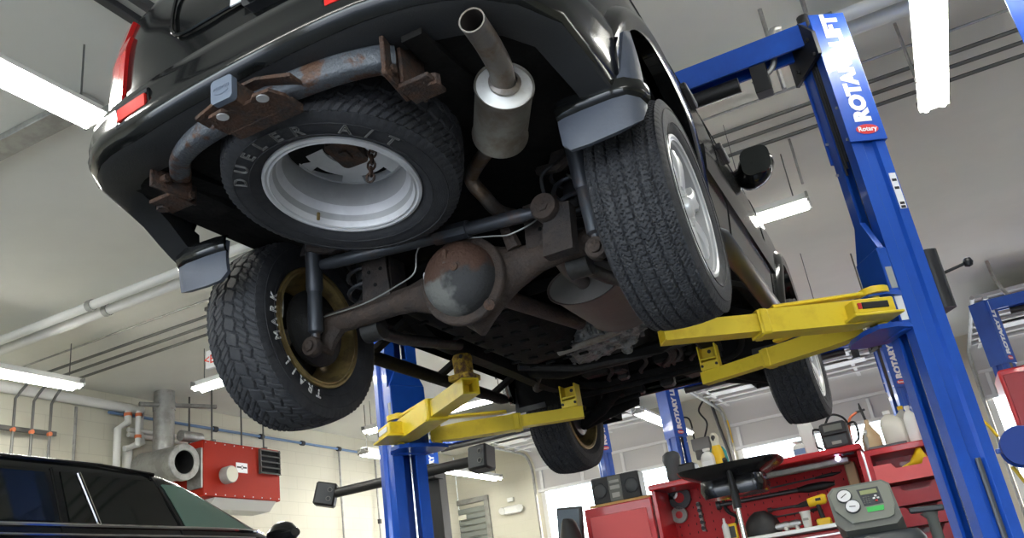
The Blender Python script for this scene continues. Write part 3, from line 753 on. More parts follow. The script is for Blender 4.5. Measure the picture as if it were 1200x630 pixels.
pl = G(); pl.box((XB+.09, -1.068, 2.765), (.30, .006, .155), Matrix.Rotation(radians(-6), 3, 'X'), .01); plo = pl.build('license_plate', 'plate_white', suv)
pl = G(); pl.bar((XB-.015, -1.0745, 2.737), (XB+.01, -1.073, 2.795), .012, .003); pl.cyl((XB+.04, -1.0755, 2.71), (XB+.04, -1.0715, 2.71), .005, 8); pl.build('plate_mark', 'dark_steel', plo)
hd = G(); M_ = frame((XB+.13, -1.09, 2.675), V((1, 0, 0)), V((0, 0, 1)), V((0, 1, 0)))
hd.prism(rrect(.27, .055, .02), .06, M_); hd.box((XB+.13, -1.093, 2.66), (.21, .02, .02)); hdo = hd.build('hatch_handle', 'black_plastic', suv)
G().box((XB+.13, -1.1, 2.687), (.2, .012, .02), ch=.004).build('grip', 'flap_plastic', hdo)
# floor and frame
g = G()
g.box((XB, .95, 2.42), (1.52, 3.7, .05)); g.box((XB, -.72, 2.56), (1.45, .5, .05)); g.box((XB, .0, 2.62), (1.2, 1.0, .04)); g.box((XB, 3.1, 2.5), (1.3, .8, .1))
for x in (-.35, -.12, .12, .35): g.bar((XB+x, .5, 2.39), (XB+x, 2.6, 2.39), .05, .02)
for y in (.6, 1.1, 1.6, 2.2): g.bar((XB-.7, y, 2.385), (XB+.7, y, 2.385), .06, .03)
for x in (-.65, -.4, .4, .65): g.bar((XB+x, -.95, 2.53), (XB+x, -.45, 2.53), .05, .02)
g.box((XB-.62, -.72, 2.45), (.2, .4, .14), ch=.03); g.box((XB+.68, -.75, 2.47), (.16, .36, .12), ch=.03)
g.build('floor_pan', 'under_black', suv)
for sg in (1, -1):
    g = G(); x = XB+sg*.5
    pts = smooth([(x, -1.0, 2.41), (x, -.75, 2.43), (x, -.4, 2.48), (x, 0, 2.5), (x, .3, 2.4), (x, .55, 2.24), (x, .8, 2.185), (x, 1.4, 2.18), (x, 2.1, 2.18), (x*.92, 2.5, 2.26), (x*.86, 3.0, 2.3), (x*.86, 3.5, 2.3)], 4)
    P = [[p+V((a, 0, b)) for a, b in ((-.032, -.055), (.032, -.055), (.032, .055), (-.032, .055))] for p in pts]
    g.grid(P, closev=True); g.add(P[0], [(0, 1, 2, 3)]); g.add(P[-1], [(0, 1, 2, 3)]); g.build('frame_rail', 'under_black', suv, ang=30)
for y, z, r in ((-.62, 2.46, .035), (.62, 2.24, .04), (1.72, 2.14, .05), (2.45, 2.2, .05)):
    g = G(); g.tube([(XB-.48, y, z+.03), (XB-.3, y, z-.02), (XB+.3, y, z-.02), (XB+.48, y, z+.03)], r, 12, sx=1.3, sy=.7); g.build('crossmember', 'under_black', suv)
# rear axle housing, banjo and cover
DX = .05
g = G(); P = []
xs = [-.69, -.6, -.45, -.3, -.22]+[DX-.17+.34*k/12 for k in range(13)]+[.32, .4, .5, .6, .69]
for x in xs:
    d = abs(x-DX); base = .047 if d > .3 else .047+.02*(1-d/.3)
    rz = max(base+max(0, (.34-d)/.34)**2.2*.13, base); ry = base+max(0, (.24-d)/.24)**1.5*.045
    P.append([V((x, ry*cos(a), 2.075+rz*sin(a)-.03*max(0, 1-d/.3))) for a in [2*pi*k/24 for k in range(24)]])
g.grid(P, closev=True)
g.lathe([(.0, .0), (.165, 0), (.168, .008), (.168, .03), (.16, .036), (0, .036)], 40, arrow((DX, -.065, 2.04), (0, -1, 0)))
ax = g.build('rear_axle', 'rust_axle', suv, ang=55)
g = G(); g.lathe([(.138, 0), (.136, .03), (.128, .055), (.107, .08), (.075, .097), (.04, .105), (0, .107)], 40, arrow((DX, -.1, 2.04), (0, -1, 0)))
g.build('differential_cover', 'cover_worn', ax, ang=60)
g = G(); g.lathe([(.024, 0), (.024, .012), (.016, .014), (.016, .02), (0, .02)], 16, arrow((DX+.03, -.19, 2.05), (0, -1, 0)))
g.build('fill_plug', 'rust', ax)
g = G(); g.lathe([(.02, 0), (.02, .012), (.012, .014), (0, .016)], 16, arrow((DX+.1, -.105, 1.915), (.2, -.8, -.5))); g.build('drain_plug', 'rust', ax)
g = G(); g.box((DX-.005, -.2, 2.10), (.018, .012, .055), Matrix.Rotation(.1, 3, 'Y')); g.build('line_tab', 'rust_cover', ax)
G().box((DX-.125, -.150, 2.075), (.024, .003, .024), Matrix.Rotation(radians(-50), 3, 'Z')).build('paper_tag', 'sign_white', ax)
G().box((DX-.128, -.146, 2.05), (.026, .003, .02), Matrix.Rotation(radians(-50), 3, 'Z')).build('orange_tag', 'orange', ax)
for sg in (1, -1):       # shock brackets, spring perches and link towers welded to the axle
    g = G(); g.tube([(sg*.6, 0, 2.06), (sg*.62, -.02, 2.0), (sg*.63, -.02, 1.965)], [.06, .045, .035], 10, sx=.7); g.cyl((sg*.615, -.16 if sg > 0 else -.09, 1.96), (sg*.62, .0, 1.96), .016, 10)
    g.build('shock_bracket', 'rust_axle', ax)
    g = G(); g.lathe([(0, 0), (.08, 0), (.085, .012), (.06, .03), (.04, .07), (0, .07)], 20, Matrix.Translation(V((sg*.47, .09, 2.125)))); g.bar((sg*.47, .0, 2.1), (sg*.47, .12, 2.13), .1, .03); g.build('spring_perch', 'under_grey', ax)
    g = G(); xx = .36 if sg > 0 else -.36
    g.prism([(-.065, 0), (.065, 0), (.055, .17), (-.055, .17)], .012, frame((xx, -.03, 2.1), V((1, 0, 0)), V((0, 0, 1)), V((0, -1, 0))))
    for q in (-1, 1): g.prism([(-.06, 0), (.06, 0), (.05, .17), (-.05, .17)], .01, frame((xx+q*.055, .03, 2.1), V((0, 1, 0)), V((0, 0, 1)), V((1, 0, 0))))
    for a, b in ((-.025, .12), (.03, .12), (0, .06)): g.tube([(xx+a, -.0445, 2.1+b), (xx+a, -.041, 2.1+b)], .008, 8, mi=1)
    tw = g.build('link_bracket', ['rust_dark', 'skid_hole'], ax)
    # coil spring
    g = G(); c = V((sg*.475, .08, 0)); n = 84
    g.tube([c+V((.08*cos(t), .08*sin(t), 2.15+.32*k/n)) for k, t in [(k, 2*pi*4.6*k/n) for k in range(n+1)]], .009, 6); g.build('coil_spring', 'shock_tube', suv)
    g = G(); g.prism([(-.1, -.02), (.09, -.03), (.07, .06), (-.06, .07)], .07, frame((sg*.56, -.05, 2.37), V((1, 0, 0)), V((0, 0, 1)), V((0, -1, 0)))); g.tube([(sg*.6, -.14, 2.36), (sg*.5, -.12, 2.33), (sg*.4, -.05, 2.38)], .02, 8); g.build('shock_mount', 'rust_dark', suv)
    g = G(); g.lathe([(0, 0), (.045, 0), (.05, .05), (.035, .12), (0, .12)], 16, Matrix.Translation(c+V((0, 0, 2.24)))); g.build('bump_stop', 'rubber_dark', suv); g = G(); g.lathe([(0, 0), (.075, 0), (.08, .03), (0, .03)], 20, Matrix.Translation(c+V((0, 0, 2.46)))); g.build('spring_seat', 'under_grey', suv)
    # shock absorber
    g = G(); b = V((.6, -.16, 1.965)) if sg > 0 else V((-.625, -.09, 1.965)); t = V((.59, -.2, 2.42)) if sg > 0 else V((-.585, -.12, 2.42))
    u = (t-b).normalized(); g.tube([b+u*.02, b+u*.05, b+u*.06, b+u*.24, b+u*.25], [.018, .018, .029, .029, .026], 14); g.tube([b+u*.22, b+u*.235, b+u*.44], [.03, .034, .034], 14)
    sh = g.build('shock_absorber', 'shock_tube', suv)
    g = G(); g.lathe([(0, -.02), (.036, -.02), (.04, -.012), (.04, .012), (.036, .02), (0, .02)], 20, arrow(b+V((0, -.02, -.005)), (0, -1, 0))); g.lathe([(0, 0), (.022, 0), (.022, .012), (.012, .016), (0, .02)], 12, arrow(b+V((0, -.04, -.005)), (0, -1, 0))); g.build('bushing', 'rust_axle', sh)
    # lower link
    g = G(); g.tube([(sg*.45, .06, 2.02), (sg*.47, .3, 2.04), (sg*.5, .85, 2.14)], .026, 12); g.lathe([(0, -.04), (.045, -.04), (.045, .04), (0, .04)], 16, arrow((sg*.45, .06, 2.02), (1, 0, 0)))
    g.build('lower_control_arm', 'under_grey', suv)
    # backing plate behind the wheel
    g = G(); g.lathe([(0, 0), (.15, 0), (.16, .01), (.16, .03), (.1, .05), (.06, .1), (0, .1)], 36, arrow((sg*.715, 0, 2.08), (-sg, 0, 0))); g.build('brake_drum', 'drum', suv)
    g = G(); g.lathe([(0, 0), (.15, 0), (.15, .03), (.08, .05), (0, .06)], 30, arrow((sg*.72, WB, 2.08+DR), (-sg, 0, 0))); g.build('brake_disc', 'dark_steel', suv)
    # front suspension
    g = G(); g.tube([(sg*.68, WB, 2.03), (sg*.5, WB-.05, 2.1), (sg*.33, WB-.2, 2.17)], [.035, .045, .05], 10); g.tube([(sg*.66, WB, 2.03), (sg*.33, WB+.22, 2.17)], [.035, .045], 10); g.build('front_control_arm', 'under_black', suv)
    g = G(); g.tube([(sg*.6, WB+.02, 2.08), (sg*.48, WB+.02, 2.5)], .05, 12); g.tube([(sg*.7, WB-.02, 2.1), (sg*.2, WB-.12, 2.12)], .018, 8); g.build('front_strut', 'under_black', suv)
# panhard rod
g = G(); a, b = V((.44, -.15, 2.17)), V((-.55, -.12, 2.28)); g.tube([a, a.lerp(b, .08), a.lerp(b, .1), a.lerp(b, .95), b], [.018, .02, .026, .026, .02], 12)
g.tube([a.lerp(b, .32), a.lerp(b, .46)], .035, 8); pr = g.build('panhard_rod', 'shock_tube', suv)
g = G(); g.lathe([(.014, -.04), (.046, -.04), (.05, -.03), (.05, .03), (.046, .04), (.014, .04)], 24, arrow(a, (0, -1, 0)), close=True); g.lathe([(0, 0), (.02, 0), (.02, .01), (0, .014)], 6, arrow(a+V((0, -.035, 0)), (0, -1, 0))); g.build('bushing', 'rust_axle', pr)
g = G(); g.prism([(-.06, -.14), (.05, -.14), (.065, .03), (-.03, .05)], .06, frame(a+V((.02, .05, -.03)), V((1, 0, 0)), V((0, 0, 1)), V((0, -1, 0)))); g.build('panhard_bracket', 'rust_dark', suv); g = G(); g.tube([(.25, -.04, 2.12), (.235, -.06, 2.2), (.23, -.08, 2.26)], [.03, .025, .02], 8); g.build('axle_stay', 'rust_axle', suv)
# brake line along the axle
bl = [(-.6, -.06, 2.09), (-.4, -.07, 2.085), (-.22, -.1, 2.10), (-.13, -.12, 2.12), (-.1, -.13, 2.2), (.0, -.13, 2.225), (.08, -.12, 2.19), (.2, -.1, 2.165), (.27, -.1, 2.15), (.38, -.09, 2.18), (.42, -.1, 2.235)]
g = G(); g.tube(smooth(bl, 4), .003, 6); g.tube(smooth([(.5, -.05, 2.33), (.53, -.07, 2.28), (.55, -.08, 2.2), (.58, -.08, 2.19)], 5), .003, 6); g.build('brake_line', 'galv', suv)
g = G(); g.tube(smooth([(.42, -.1, 2.24), (.43, -.12, 2.32), (.5, -.12, 2.35), (.53, -.1, 2.36)], 6), .007, 6); g.build('brake_hose', 'rubber_dark', suv)
# propeller shaft, fuel tank guard, gearbox
g = G(); g.tube([(DX, .1, 2.05), (DX, .2, 2.06), (DX, .22, 2.06), (.06, 1.05, 2.15)], [.05, .04, .036, .036], 14); g.lathe([(0, -.03), (.06, -.03), (.065, .01), (.05, .05), (0, .05)], 16, arrow((DX, .14, 2.055), (0, 1, 0))); g.build('propeller_shaft', 'rust_axle', suv)
g = G(); x0, x1, y0, y1 = -.455, .0, .14, 1.52
P, Q = [], []
for i in range(13):
    y = y0+(y1-y0)*i/12; row, rq = [], []
    for j in range(9):
        x = x0+(x1-x0)*j/8; e = min(1, min(j, 8-j)/1.2); f = min(1, min(i, 12-i)/1.5)
        z = 2.16-.07*e*f+.008*(j % 2)
        row.append(V((x, y, z))); rq.append(V((x, y, z+.01)))
    P.append(row); Q.append(rq)
g.sheet(P, Q); g.box(((x0+x1)/2, (y0+y1)/2, 2.25), (.42, 1.3, .14), ch=.04); tgm = g
g = tgm
for i in range(8):
    for j in range(4): g.box((x0+.085+.095*j+(.03 if i % 2 else 0), y0+.17+.15*i, 2.0895), (.05, .018, .012), ch=.004, mi=1)
g.build('fuel_tank_guard', ['under_black', 'skid_hole'], suv, ang=30)
g = G(); random.seed(3)
def lump(g, c, d, n=1): g.box(c, d, Matrix.Rotation(random.uniform(-.15, .15), 3, 'Z'), min(d)*.18)
secs = []
for k in range(9):
    y = 1.0+.1*k; w = [.10, .12, .15, .17, .16, .14, .15, .19, .22][k]; h = [.07, .09, .11, .12, .1, .09, .1, .13, .15][k]; cx = [.17, .16, .15, .13, .1, .07, .05, .03, .02][k]
    secs.append([V((cx+w*(abs(cos(a))**.6)*(1 if cos(a) > 0 else -1), y, 2.245+h*(abs(sin(a))**.6)*(1 if sin(a) > 0 else -1))) for a in [2*pi*q/20 for q in range(20)]])
g.grid(secs, closev=True); g.add(secs[0], [tuple(range(20))])
gb = g.build('gearbox', 'under_grey', suv, ang=35)
g = G(); pan = [at(a, b, 'Z', 2.1) for a, b in ((664, 419), (668, 404), (681, 398), (690, 390), (704, 391), (716, 385), (722, 374), (734, 372), (740, 378), (752, 377), (759, 387), (756, 396), (748, 402), (741, 411), (727, 411), (714, 419), (699, 423), (690, 429), (672, 433))]
pc_ = sum(pan, V((0, 0, 0)))/len(pan); ctr = lambda s, z: [V((pc_.x+(p.x-pc_.x)*s, pc_.y+(p.y-pc_.y)*s, z)) for p in pan]
lv = [ctr(.92, 2.26), ctr(.95, 2.17), ctr(1.0, 2.165), ctr(1.0, 2.135), ctr(.9, 2.13), ctr(.82, 2.105), ctr(.3, 2.1)]
g.grid(lv, closev=True); g.add(lv[-1], [tuple(range(len(pan)))])
for p in pan[::1]: q_ = pc_+(p-pc_)*.95; g.cyl((q_.x, q_.y, 2.14), (q_.x, q_.y, 2.112), .012, 8)
for k in range(7):
    a_, b_ = pan[(k*3) % len(pan)], pan[(k*3+8) % len(pan)]; g.bar(V((a_.x, a_.y, 2.115)).lerp(V((b_.x, b_.y, 2.115)), .15), V((a_.x, a_.y, 2.115)).lerp(V((b_.x, b_.y, 2.115)), .85), .012, .035)
for k in range(16):
    a_ = random.choice(pan); q_ = pc_+(a_-pc_)*random.uniform(.15, .85); lump(g, (q_.x, q_.y, random.uniform(2.1, 2.13)), (random.uniform(.025, .06), random.uniform(.025, .06), random.uniform(.03, .05)))
for k in range(5):
    a_ = random.choice(pan); q_ = pc_+(a_-pc_)*random.uniform(.3, .8); g.lathe([(0, 0), (.03, 0), (.03, .02), (.02, .03), (0, .03)], 14, arrow((q_.x, q_.y, 2.11), (random.uniform(-.3, .3), -.5, -1)))
g.build('gearbox_casting', 'cast_alu', gb, ang=25)
g = G(); random.seed(5)
for k in range(26): lump(g, (random.uniform(-.4, .4), random.uniform(1.9, 3.1), random.uniform(2.16, 2.34)), (random.uniform(.06, .2), random.uniform(.06, .2), random.uniform(.06, .14)))
for k in range(7): x = random.uniform(-.35, .35); g.tube(smooth([(x, 1.7, 2.25), (x+.1, 2.0, 2.15), (x-.05, 2.4, 2.18), (x+.05, 2.9, 2.25)], 5), .012, 8)
g.build('engine_underside', 'under_grey', suv, ang=25)
g = G(); g.prism([(-.42, 0), (.42, 0), (.36, .5), (-.36, .5)], .012, frame((XB, 2.95, 2.16), V((1, 0, 0)), V((0, .96, .26)), V((0, -.26, .96)))); g.build('front_skid_plate', 'under_black', suv)
g = G(); g.box((XB, 3.55, 2.42), (1.5, .14, .24), ch=.04); g.build('front_bumper', 'black_paint', suv)
g = G(); g.tube(smooth([at(655, 412, 'Z', 2.1), at(690, 400, 'Z', 2.1), at(712, 392, 'Z', 2.1), at(735, 380, 'Z', 2.11), at(742, 368, 'Z', 2.15), (.33, 1.05, 2.26)], 5), .022, 12); g.build('exhaust_pipe', 'can_steel', suv)
g = G(); g.tube(smooth([(-.62, 2.2, 2.2), (-.55, 2.28, 2.12), (-.3, 2.3, 2.1), (.3, 2.3, 2.1), (.55, 2.28, 2.12), (.62, 2.2, 2.2)], 5), .018, 8); g.build('stabilizer_bar', 'under_black', suv)
g = G(); g.tube(smooth([(-.44, 1.75, 2.2), (-.52, 1.8, 2.14), (-.62, 2.0, 2.14), (-.66, 2.2, 2.2)], 6), .022, 10); g.tube([(-.45, 1.4, 2.12), (-.2, 1.65, 2.1), (.2, 1.72, 2.1), (.5, 1.75, 2.12)], .02, 8); g.build('support_rod', 'under_grey', suv)
# rear exhaust: tail silencer, outlet, over-axle pipe, centre silencer
cv = FW+RT*(-10/FPX)+UP*(212/FPX)
c0 = at(591, 101, 'Y', -.70); dep = (c0-CP).dot(FW); rad = 34.5*dep/FPX
adir = (cv.normalized()*.80-UP*.58-RT*.05).normalized(); c1 = c0+adir*rad*2.7
Mx = arrow(c0, adir)
g = G(); Ln = (c1-c0).length
g.lathe([(rad*.97, .0), (rad*1.03, -.006), (rad*1.05, .004), (rad*1.0, .016), (rad*1.0, Ln-.016), (rad*1.05, Ln-.004), (rad*1.03, Ln+.006), (rad*.95, Ln), (0, Ln-.004)], 44, Mx); ts = g.build('tail_silencer', 'can_steel', suv)
g = G(); g.lathe([(rad*.98, .002), (rad*.9, -.002), (rad*.42, -.008), (rad*.4, -.012), (0, -.012)], 40, Mx); g.build('end_plate', 'can_end', ts, ang=60)
t0 = at(591, 99, 'Y', -.705); t1 = at(586, 78, 'Y', -.78); t2 = at(572, 52, 'Y', -.88); t3 = at(553, 24, 'Y', -1.0); pr_ = rad*.42
g = G(); pts = smooth([t0+adir*.01, t0.lerp(t1, .6), t1, t2, t3], 6); g.tube(pts, pr_, 24, caps=False)
e = (pts[-1]-pts[-2]).normalized(); a_ = arrow(pts[-1], e); g.lathe([(pr_, 0), (pr_*1.02, .002), (pr_*.9, .002), (pr_*.9, 0)], 24, a_, close=True)
g.lathe([(pr_*1.05, 0), (pr_*1.3, -.01), (pr_*1.35, -.02), (pr_*1.0, -.03)], 24, Mx, close=True)
g.build('tailpipe', 'pipe_steel', suv, ang=60)
G().lathe([(pr_*.905, .0), (pr_*.9, -.1), (0, -.1)], 24, arrow(pts[-1], e)).build('pipe_bore', 'pipe_bore', suv)
pe = [c1-adir*.01, at(556, 198, 'Y', -.3), at(553, 212, 'Y', -.25), at(566, 228, 'Y', -.2), at(590, 250, 'Y', -.05), (.3, .2, 2.3), (.36, .33, 2.2), (.34, .46, 2.14)]
g = G(); g.tube(smooth(pe, 6), .026, 14); g.build('over_axle_pipe', 'pipe_steel', suv, ang=60)
g = G(); mc = V((.335, .40, 2.085)); 
oval = lambda k, y, s=1.: [V((mc.x+.155*s*cos(a), y, mc.z+.082*s*sin(a))) for a in [2*pi*q/36 for q in range(36)]]
P = [oval(0, mc.y, .97), oval(0, mc.y-.006, 1.03), oval(0, mc.y+.004, 1.05), oval(0, mc.y+.015, 1.), oval(0, mc.y+.48, 1.), oval(0, mc.y+.49, 1.04), oval(0, mc.y+.5, .95)]
g.grid(P, closev=True); g.add(P[-1], [tuple(range(36))]); ms = g.build('centre_silencer', 'muffler', suv, ang=50)
g = G(); g.add(oval(0, mc.y+.004, .98), [tuple(range(36))]); g.build('end_plate', 'muffler_lip', ms)
g = G(); g.tube(smooth([at(655, 300, 'Y', .1), at(668, 318, 'Y', .25), at(684, 331, 'Y', .41)], 5), .03, 14); g.build('inlet_pipe', 'muffler', ms)
# tow hitch
HZ = 2.335
g = G(); hp = smooth([(-.53, -.86, HZ+.035), (-.48, -.91, HZ+.03), (-.40, -.975, HZ+.015), (-.25, -1.03, HZ), (0, -1.05, HZ), (.2, -1.03, HZ+.005), (.33, -.99, HZ+.01), (.37, -.96, HZ+.01)], 5)
P = []
for i, p in enumerate(hp):
    d = (hp[min(i+1, len(hp)-1)]-hp[max(i-1, 0)]).normalized(); nn = V((-d.y, d.x, 0)).normalized()
    P.append([p+nn*(.033*cos(a)*abs(cos(a))**-.5 if abs(cos(a)) > 1e-6 else 0)+V((0, 0, .036*sin(a)*abs(sin(a))**-.5 if abs(sin(a)) > 1e-6 else 0)) for a in [2*pi*q/16+.001 for q in range(16)]])
g.grid(P, closev=True); g.add(P[0], [tuple(range(16))]); g.add(P[-1], [tuple(range(16))]); ho = g.build('tow_hitch', 'hitch_paint', suv, ang=45)
g = G(); 
for sg, x, y in ((-1, -.55, -.85), (1, .37, -.93)):
    g = G(); hz_ = HZ; HZ = HZ+(.045 if sg < 0 else .005)
    g.box((x, y-.03, HZ-.0), (.014, .15, .17), Matrix.Rotation(radians(8*sg), 3, 'Z'), .004); g.box((x+sg*.05, y+.02, HZ-.08), (.1, .1, .014)); g.box((x+sg*.02, y+.03, HZ+.0), (.012, .13, .15))
    for a, b in ((-.075, .05), (-.075, -.05), (.03, -.07)): g.cyl((x-.016, y-.03+a+.04, HZ+b), (x+.022, y-.03+a+.04, HZ+b), .013, 8)
    g.cyl((x+sg*.09, y+.02, HZ-.095), (x+sg*.09, y+.02, HZ-.06), .02, 8)
    g.build('mounting_plate', 'rust', ho); HZ = hz_
g = G(); g.box((-.03, -1.10, 2.295), (.064, .16, .064), ch=.006); g.prism([(-.17, .0), (-.05, .04), (.05, .04), (.17, .0), (.17, .012), (.05, .05), (-.05, .05), (-.17, .012)], .09, frame((-.03, -1.12, 2.305), V((1, 0, 0)), V((0, 0, 1)), V((0, 1, 0))))
tab = [(-.12, .0), (-.125, -.05), (-.105, -.095), (-.055, -.1), (-.035, -.085), (.035, -.085), (.055, -.1), (.105, -.095), (.125, -.05), (.12, .0)]
g.prism(tab, .01, frame((-.015, -1.055, 2.262), V((1, 0, 0)), V((0, 1, 0)), V((0, 0, 1)))); g.bar((-.13, -1.04, 2.275), (.1, -1.04, 2.275), .05, .03)
rc = g.build('receiver', 'rust', ho)
for x in (-.083, .058):
    g = G(); g.lathe([(0, 0), (.017, 0), (.017, .003), (0, .003)], 20, arrow((x, -1.135, 2.2618), (0, 0, -1))); g.build('chain_hole', 'alloy_paint', ho)
g = G(); g.prism(rrect(.074, .074, .012), .02, frame((-.03, -1.195, 2.295), V((1, 0, 0)), V((0, 0, 1)), V((0, 1, 0)))); cp = g.build('receiver_cap', 'cap_grey', ho)
g = G(); g.tube([(-.054+.008*k, -1.1955, 2.288-.007*sin(pi*k/6)) for k in range(7)], .0015, 6)
for k in range(6): g.tube([(-.053+.0092*k+.0035*cos(a), -1.1955, 2.302+.005*sin(a)) for a in [2*pi*q/(3+k % 3*2) for q in range(3+k % 3*2)]], .0012, 5, closed=True)
g.build('embossing', 'cap_grey', cp)
# antenna on the front wing
g = G(); a0 = H.side(2.7, 2.95, 1, -.06); g.tube([a0, a0+V((-.0, -.05, .82))], [.004, .002], 6); g.build('antenna', 'matte_black', suv)
# ------------------------------------------------------------------ wheels
TR, TW = .388, .265
def tyre_mesh(kind):
    g = G(); NA = 620; P = []
    tri = lambda t: abs((t % 1.)-.5)*2
    prof = [(-.104, .25), (-.118, .262), (-.131, .295), (-.1325, .325), (-.128, .355), (-.119, .372)]
    wl = [-.112+.224*k/50 for k in range(51)]
    def depth(u, w):
        a = abs(w); d = 0.; sm = lambda x, wd: max(0, 1-(x/wd)**4) if abs(x) < wd else 0
        if kind == 0:
            zz = .010*(tri(u/.058)-.5)
            for c in (.026, .071): d = max(d, sm(a-c-zz*(1 if c < .05 else 1.3), .0042))
            ph = (u+(.55*w if a < .026 else -.85*a*(1 if w > 0 else 1)))/.029
            f = (ph % 1.)-.5
            if .026 < a < .071 or a > .075: d = max(d, sm(f*.029, .0026)*.8)
            f2 = ((u*1.0+.5*w)/.058 % 1.)-.5
            if a < .026: d = max(d, sm(f2*.058, .003)*.9)
        else:
            zz = .006*(tri(u/.04)-.5)
            for c in (.0, .045, .085): d = max(d, sm(a-c-zz, .0034))
            f = ((u+.02*sin(w*90)+.35*a)/.02 % 1.)-.5
            d = max(d, sm(f*.02, .0018)*.75)
        return d*.009
    for i in range(NA):
        th = 2*pi*i/NA; u = th*TR; row = []
        for w, r in prof: row.append((w, r+(.003*(1 if (u/.03) % 1 < .6 else 0) if r > .35 else 0)))
        for w in wl:
            crown = TR-.9*w*w-(max(0, abs(w)-.095)*.35)
            row.append((w, crown-depth(u, w)))
        for w, r in prof[::-1]: row.append((-w, r+(.003*(1 if (u/.03) % 1 < .6 else 0) if r > .35 else 0)))
        P.append([V((w, r*sin(th), r*cos(th))) for w, r in row])
    g.grid(P, closeu=True)
    # bead inner surface
    g.lathe([(.25, -.104), (.222, -.09), (.222, .09), (.25, .104)], 64, frame((0, 0, 0), V((0, 1, 0)), V((0, 0, 1)), V((1, 0, 0))))
    for w in (-.1335, .1335):
        for r in (.288, .338): g.tube([(w, r*sin(t), r*cos(t)) for t in [2*pi*k/80 for k in range(80)]], .0016, 5, closed=True)
    return g
XM = frame((0, 0, 0), V((0, 1, 0)), V((0, 0, 1)), V((1, 0, 0)))
def rim_mesh():     # barrel, outer face towards +x
    g = G(); pr = [(.236, -.117), (.243, -.122), (.252, -.12), (.254, -.112), (.25, -.104), (.23, -.096), (.222, -.075), (.206, -.05), (.2, .02), (.212, .06), (.224, .085), (.23, .096), (.25, .104), (.254, .112), (.252, .12), (.243, .122), (.236, .117)]
    inn = [(r-(.022 if r > .23 else .007), h) for r, h in pr[2:-2]][::-1]
    g.lathe(pr+inn, 72, XM, close=True)
    g.lathe([(.236, -.116), (.222, -.094), (.213, -.07), (.197, -.045), (.191, .02), (.2, .06), (.213, .08), (.222, .096), (.236, .116)], 72, XM, mi=1); return g
def disc_mesh(n=6, back=False):
    g = G()
    g.lathe([(.03, .05), (.085, .05), (.09, .056), (.085, .075), (.06, .086), (.03, .088)], 48, XM, close=True)
    g.lathe([(.185, .042), (.207, .046), (.213, .07), (.2, .078), (.186, .07)], 60, XM, close=True)
    if back: g.lathe([(.08, .042), (.145, .04), (.145, .05), (.08, .055)], 48, XM, close=True)
    for k in range(n):
        a = 2*pi*k/n; R = Matrix.Rotation(a, 4, 'X')
        P = []
        for r, w, f, b in ((.07, .034, .098, .05), (.1, .028, .104, .05), (.14, .03, .108, .048), (.175, .038, .108, .044), (.205, .048, .102, .044)):
            P.append([R @ V(q) for q in ((b, -w, r), (b, w, r), (f-.006, w*.95, r), (f, w*.6, r), (f-.003, 0, r), (f, -w*.6, r), (f-.006, -w*.95, r))])
        g.grid(P, closev=True); g.add(P[0], [tuple(range(7))]); g.add(P[-1], [tuple(range(7))])
    return g
def hub_mesh():
    g = G(); g.lathe([(0, .112), (.03, .112), (.036, .104), (.036, .05), (0, .05)], 28, XM)
    for k in range(6):
        a = 2*pi*k/6+.26; p = V((.082, .062*sin(a), .062*cos(a))); g.cyl(p, p+V((.016, 0, 0)), .011, 6)
    return g
TY = {}
def tyre_obj(par, kind):
    if kind not in TY:
        o = tyre_mesh(kind).build('tyre', 'rubber', par, ang=30, loc=(0, 0, 0)); TY[kind] = o.data; o.location = (0, 0, 0); return o
    o = bpy.data.objects.new('tyre', TY[kind]); COL.objects.link(o); o.parent = par; return o
def sub(par, g, name, mt, ang=40):
    o = g.build(name, mt, None, ang); o.parent = par; return o
def wheel(loc, sg, kind, rimmat, discmat, Rm=None):
    """tyre is the part; rim, face and hub are its sub-parts"""
    t = tyre_obj(suv, kind); t.parent = suv
    R = Rm if Rm is not None else (Matrix.Identity(3) if sg > 0 else Matrix.Rotation(pi, 3, 'Z'))
    M = R.to_4x4(); M.translation = V(loc)-V(suv.location); t.matrix_local = M
    t.name = 'wheel'
    sub(t, rim_mesh(), 'rim', [rimmat, 'barrel_gold' if rimmat == 'rim_gold' else 'barrel_grey']); sub(t, disc_mesh(6, Rm is not None and kind == 0 and discmat != 'drum'), 'wheel_face', discmat); sub(t, hub_mesh(), 'hub_cap', 'alloy')
    return t
def arc_text(word, r, w, a0, step, sgn, size, ext, outline=0., bold=0., axis='+'):
    """raised letters round the sidewall at x = w in wheel space; viewed from the side x*w > 0"""
    g = G(); s = 1 if w > 0 else -1
    for k, ch in enumerate(word):
        if ch == ' ': continue
        a = a0+step*k
        # seen from +x with z up the reader's right is +y; from -x it is -y
        pos = V((w, s*r*sin(a), r*cos(a))); rd = V((0, s*cos(a), -sin(a))); up = V((0, s*sin(a), cos(a)))
        g.text(ch, frame(pos, rd, up, V((s, 0, 0))), size, ext, bold, outline=outline)
    return g
wr = wheel((.7875, 0, 2.08), 1, 1, 'alloy', 'alloy')
wl_ = wheel((-.7875, 0, 2.08), -1, 0, 'rim_gold', 'drum', Matrix.Rotation(pi, 3, 'Z') @ Matrix.Rotation(.1, 3, 'X'))
wheel((.7875, WB, 2.08+DR), 1, 1, 'alloy', 'alloy', Matrix.Rotation(radians(-2), 3, 'Z'))
wheel((-.7875, WB, 2.08+DR), -1, 1, 'rim_gold', 'drum', Matrix.Rotation(pi-radians(2), 3, 'Z'))
# white outlined lettering on the inner side of the left rear tyre (that side is local -x there)
W_ = Matrix.Rotation(pi, 3, 'Z')
lt = arc_text('TRAIL MARK', .292, -.1335, radians(190)-.1, radians(10.), 1, .046, .001, outline=.0015)
o = sub(wl_, lt, 'sidewall_lettering', 'letter_white')
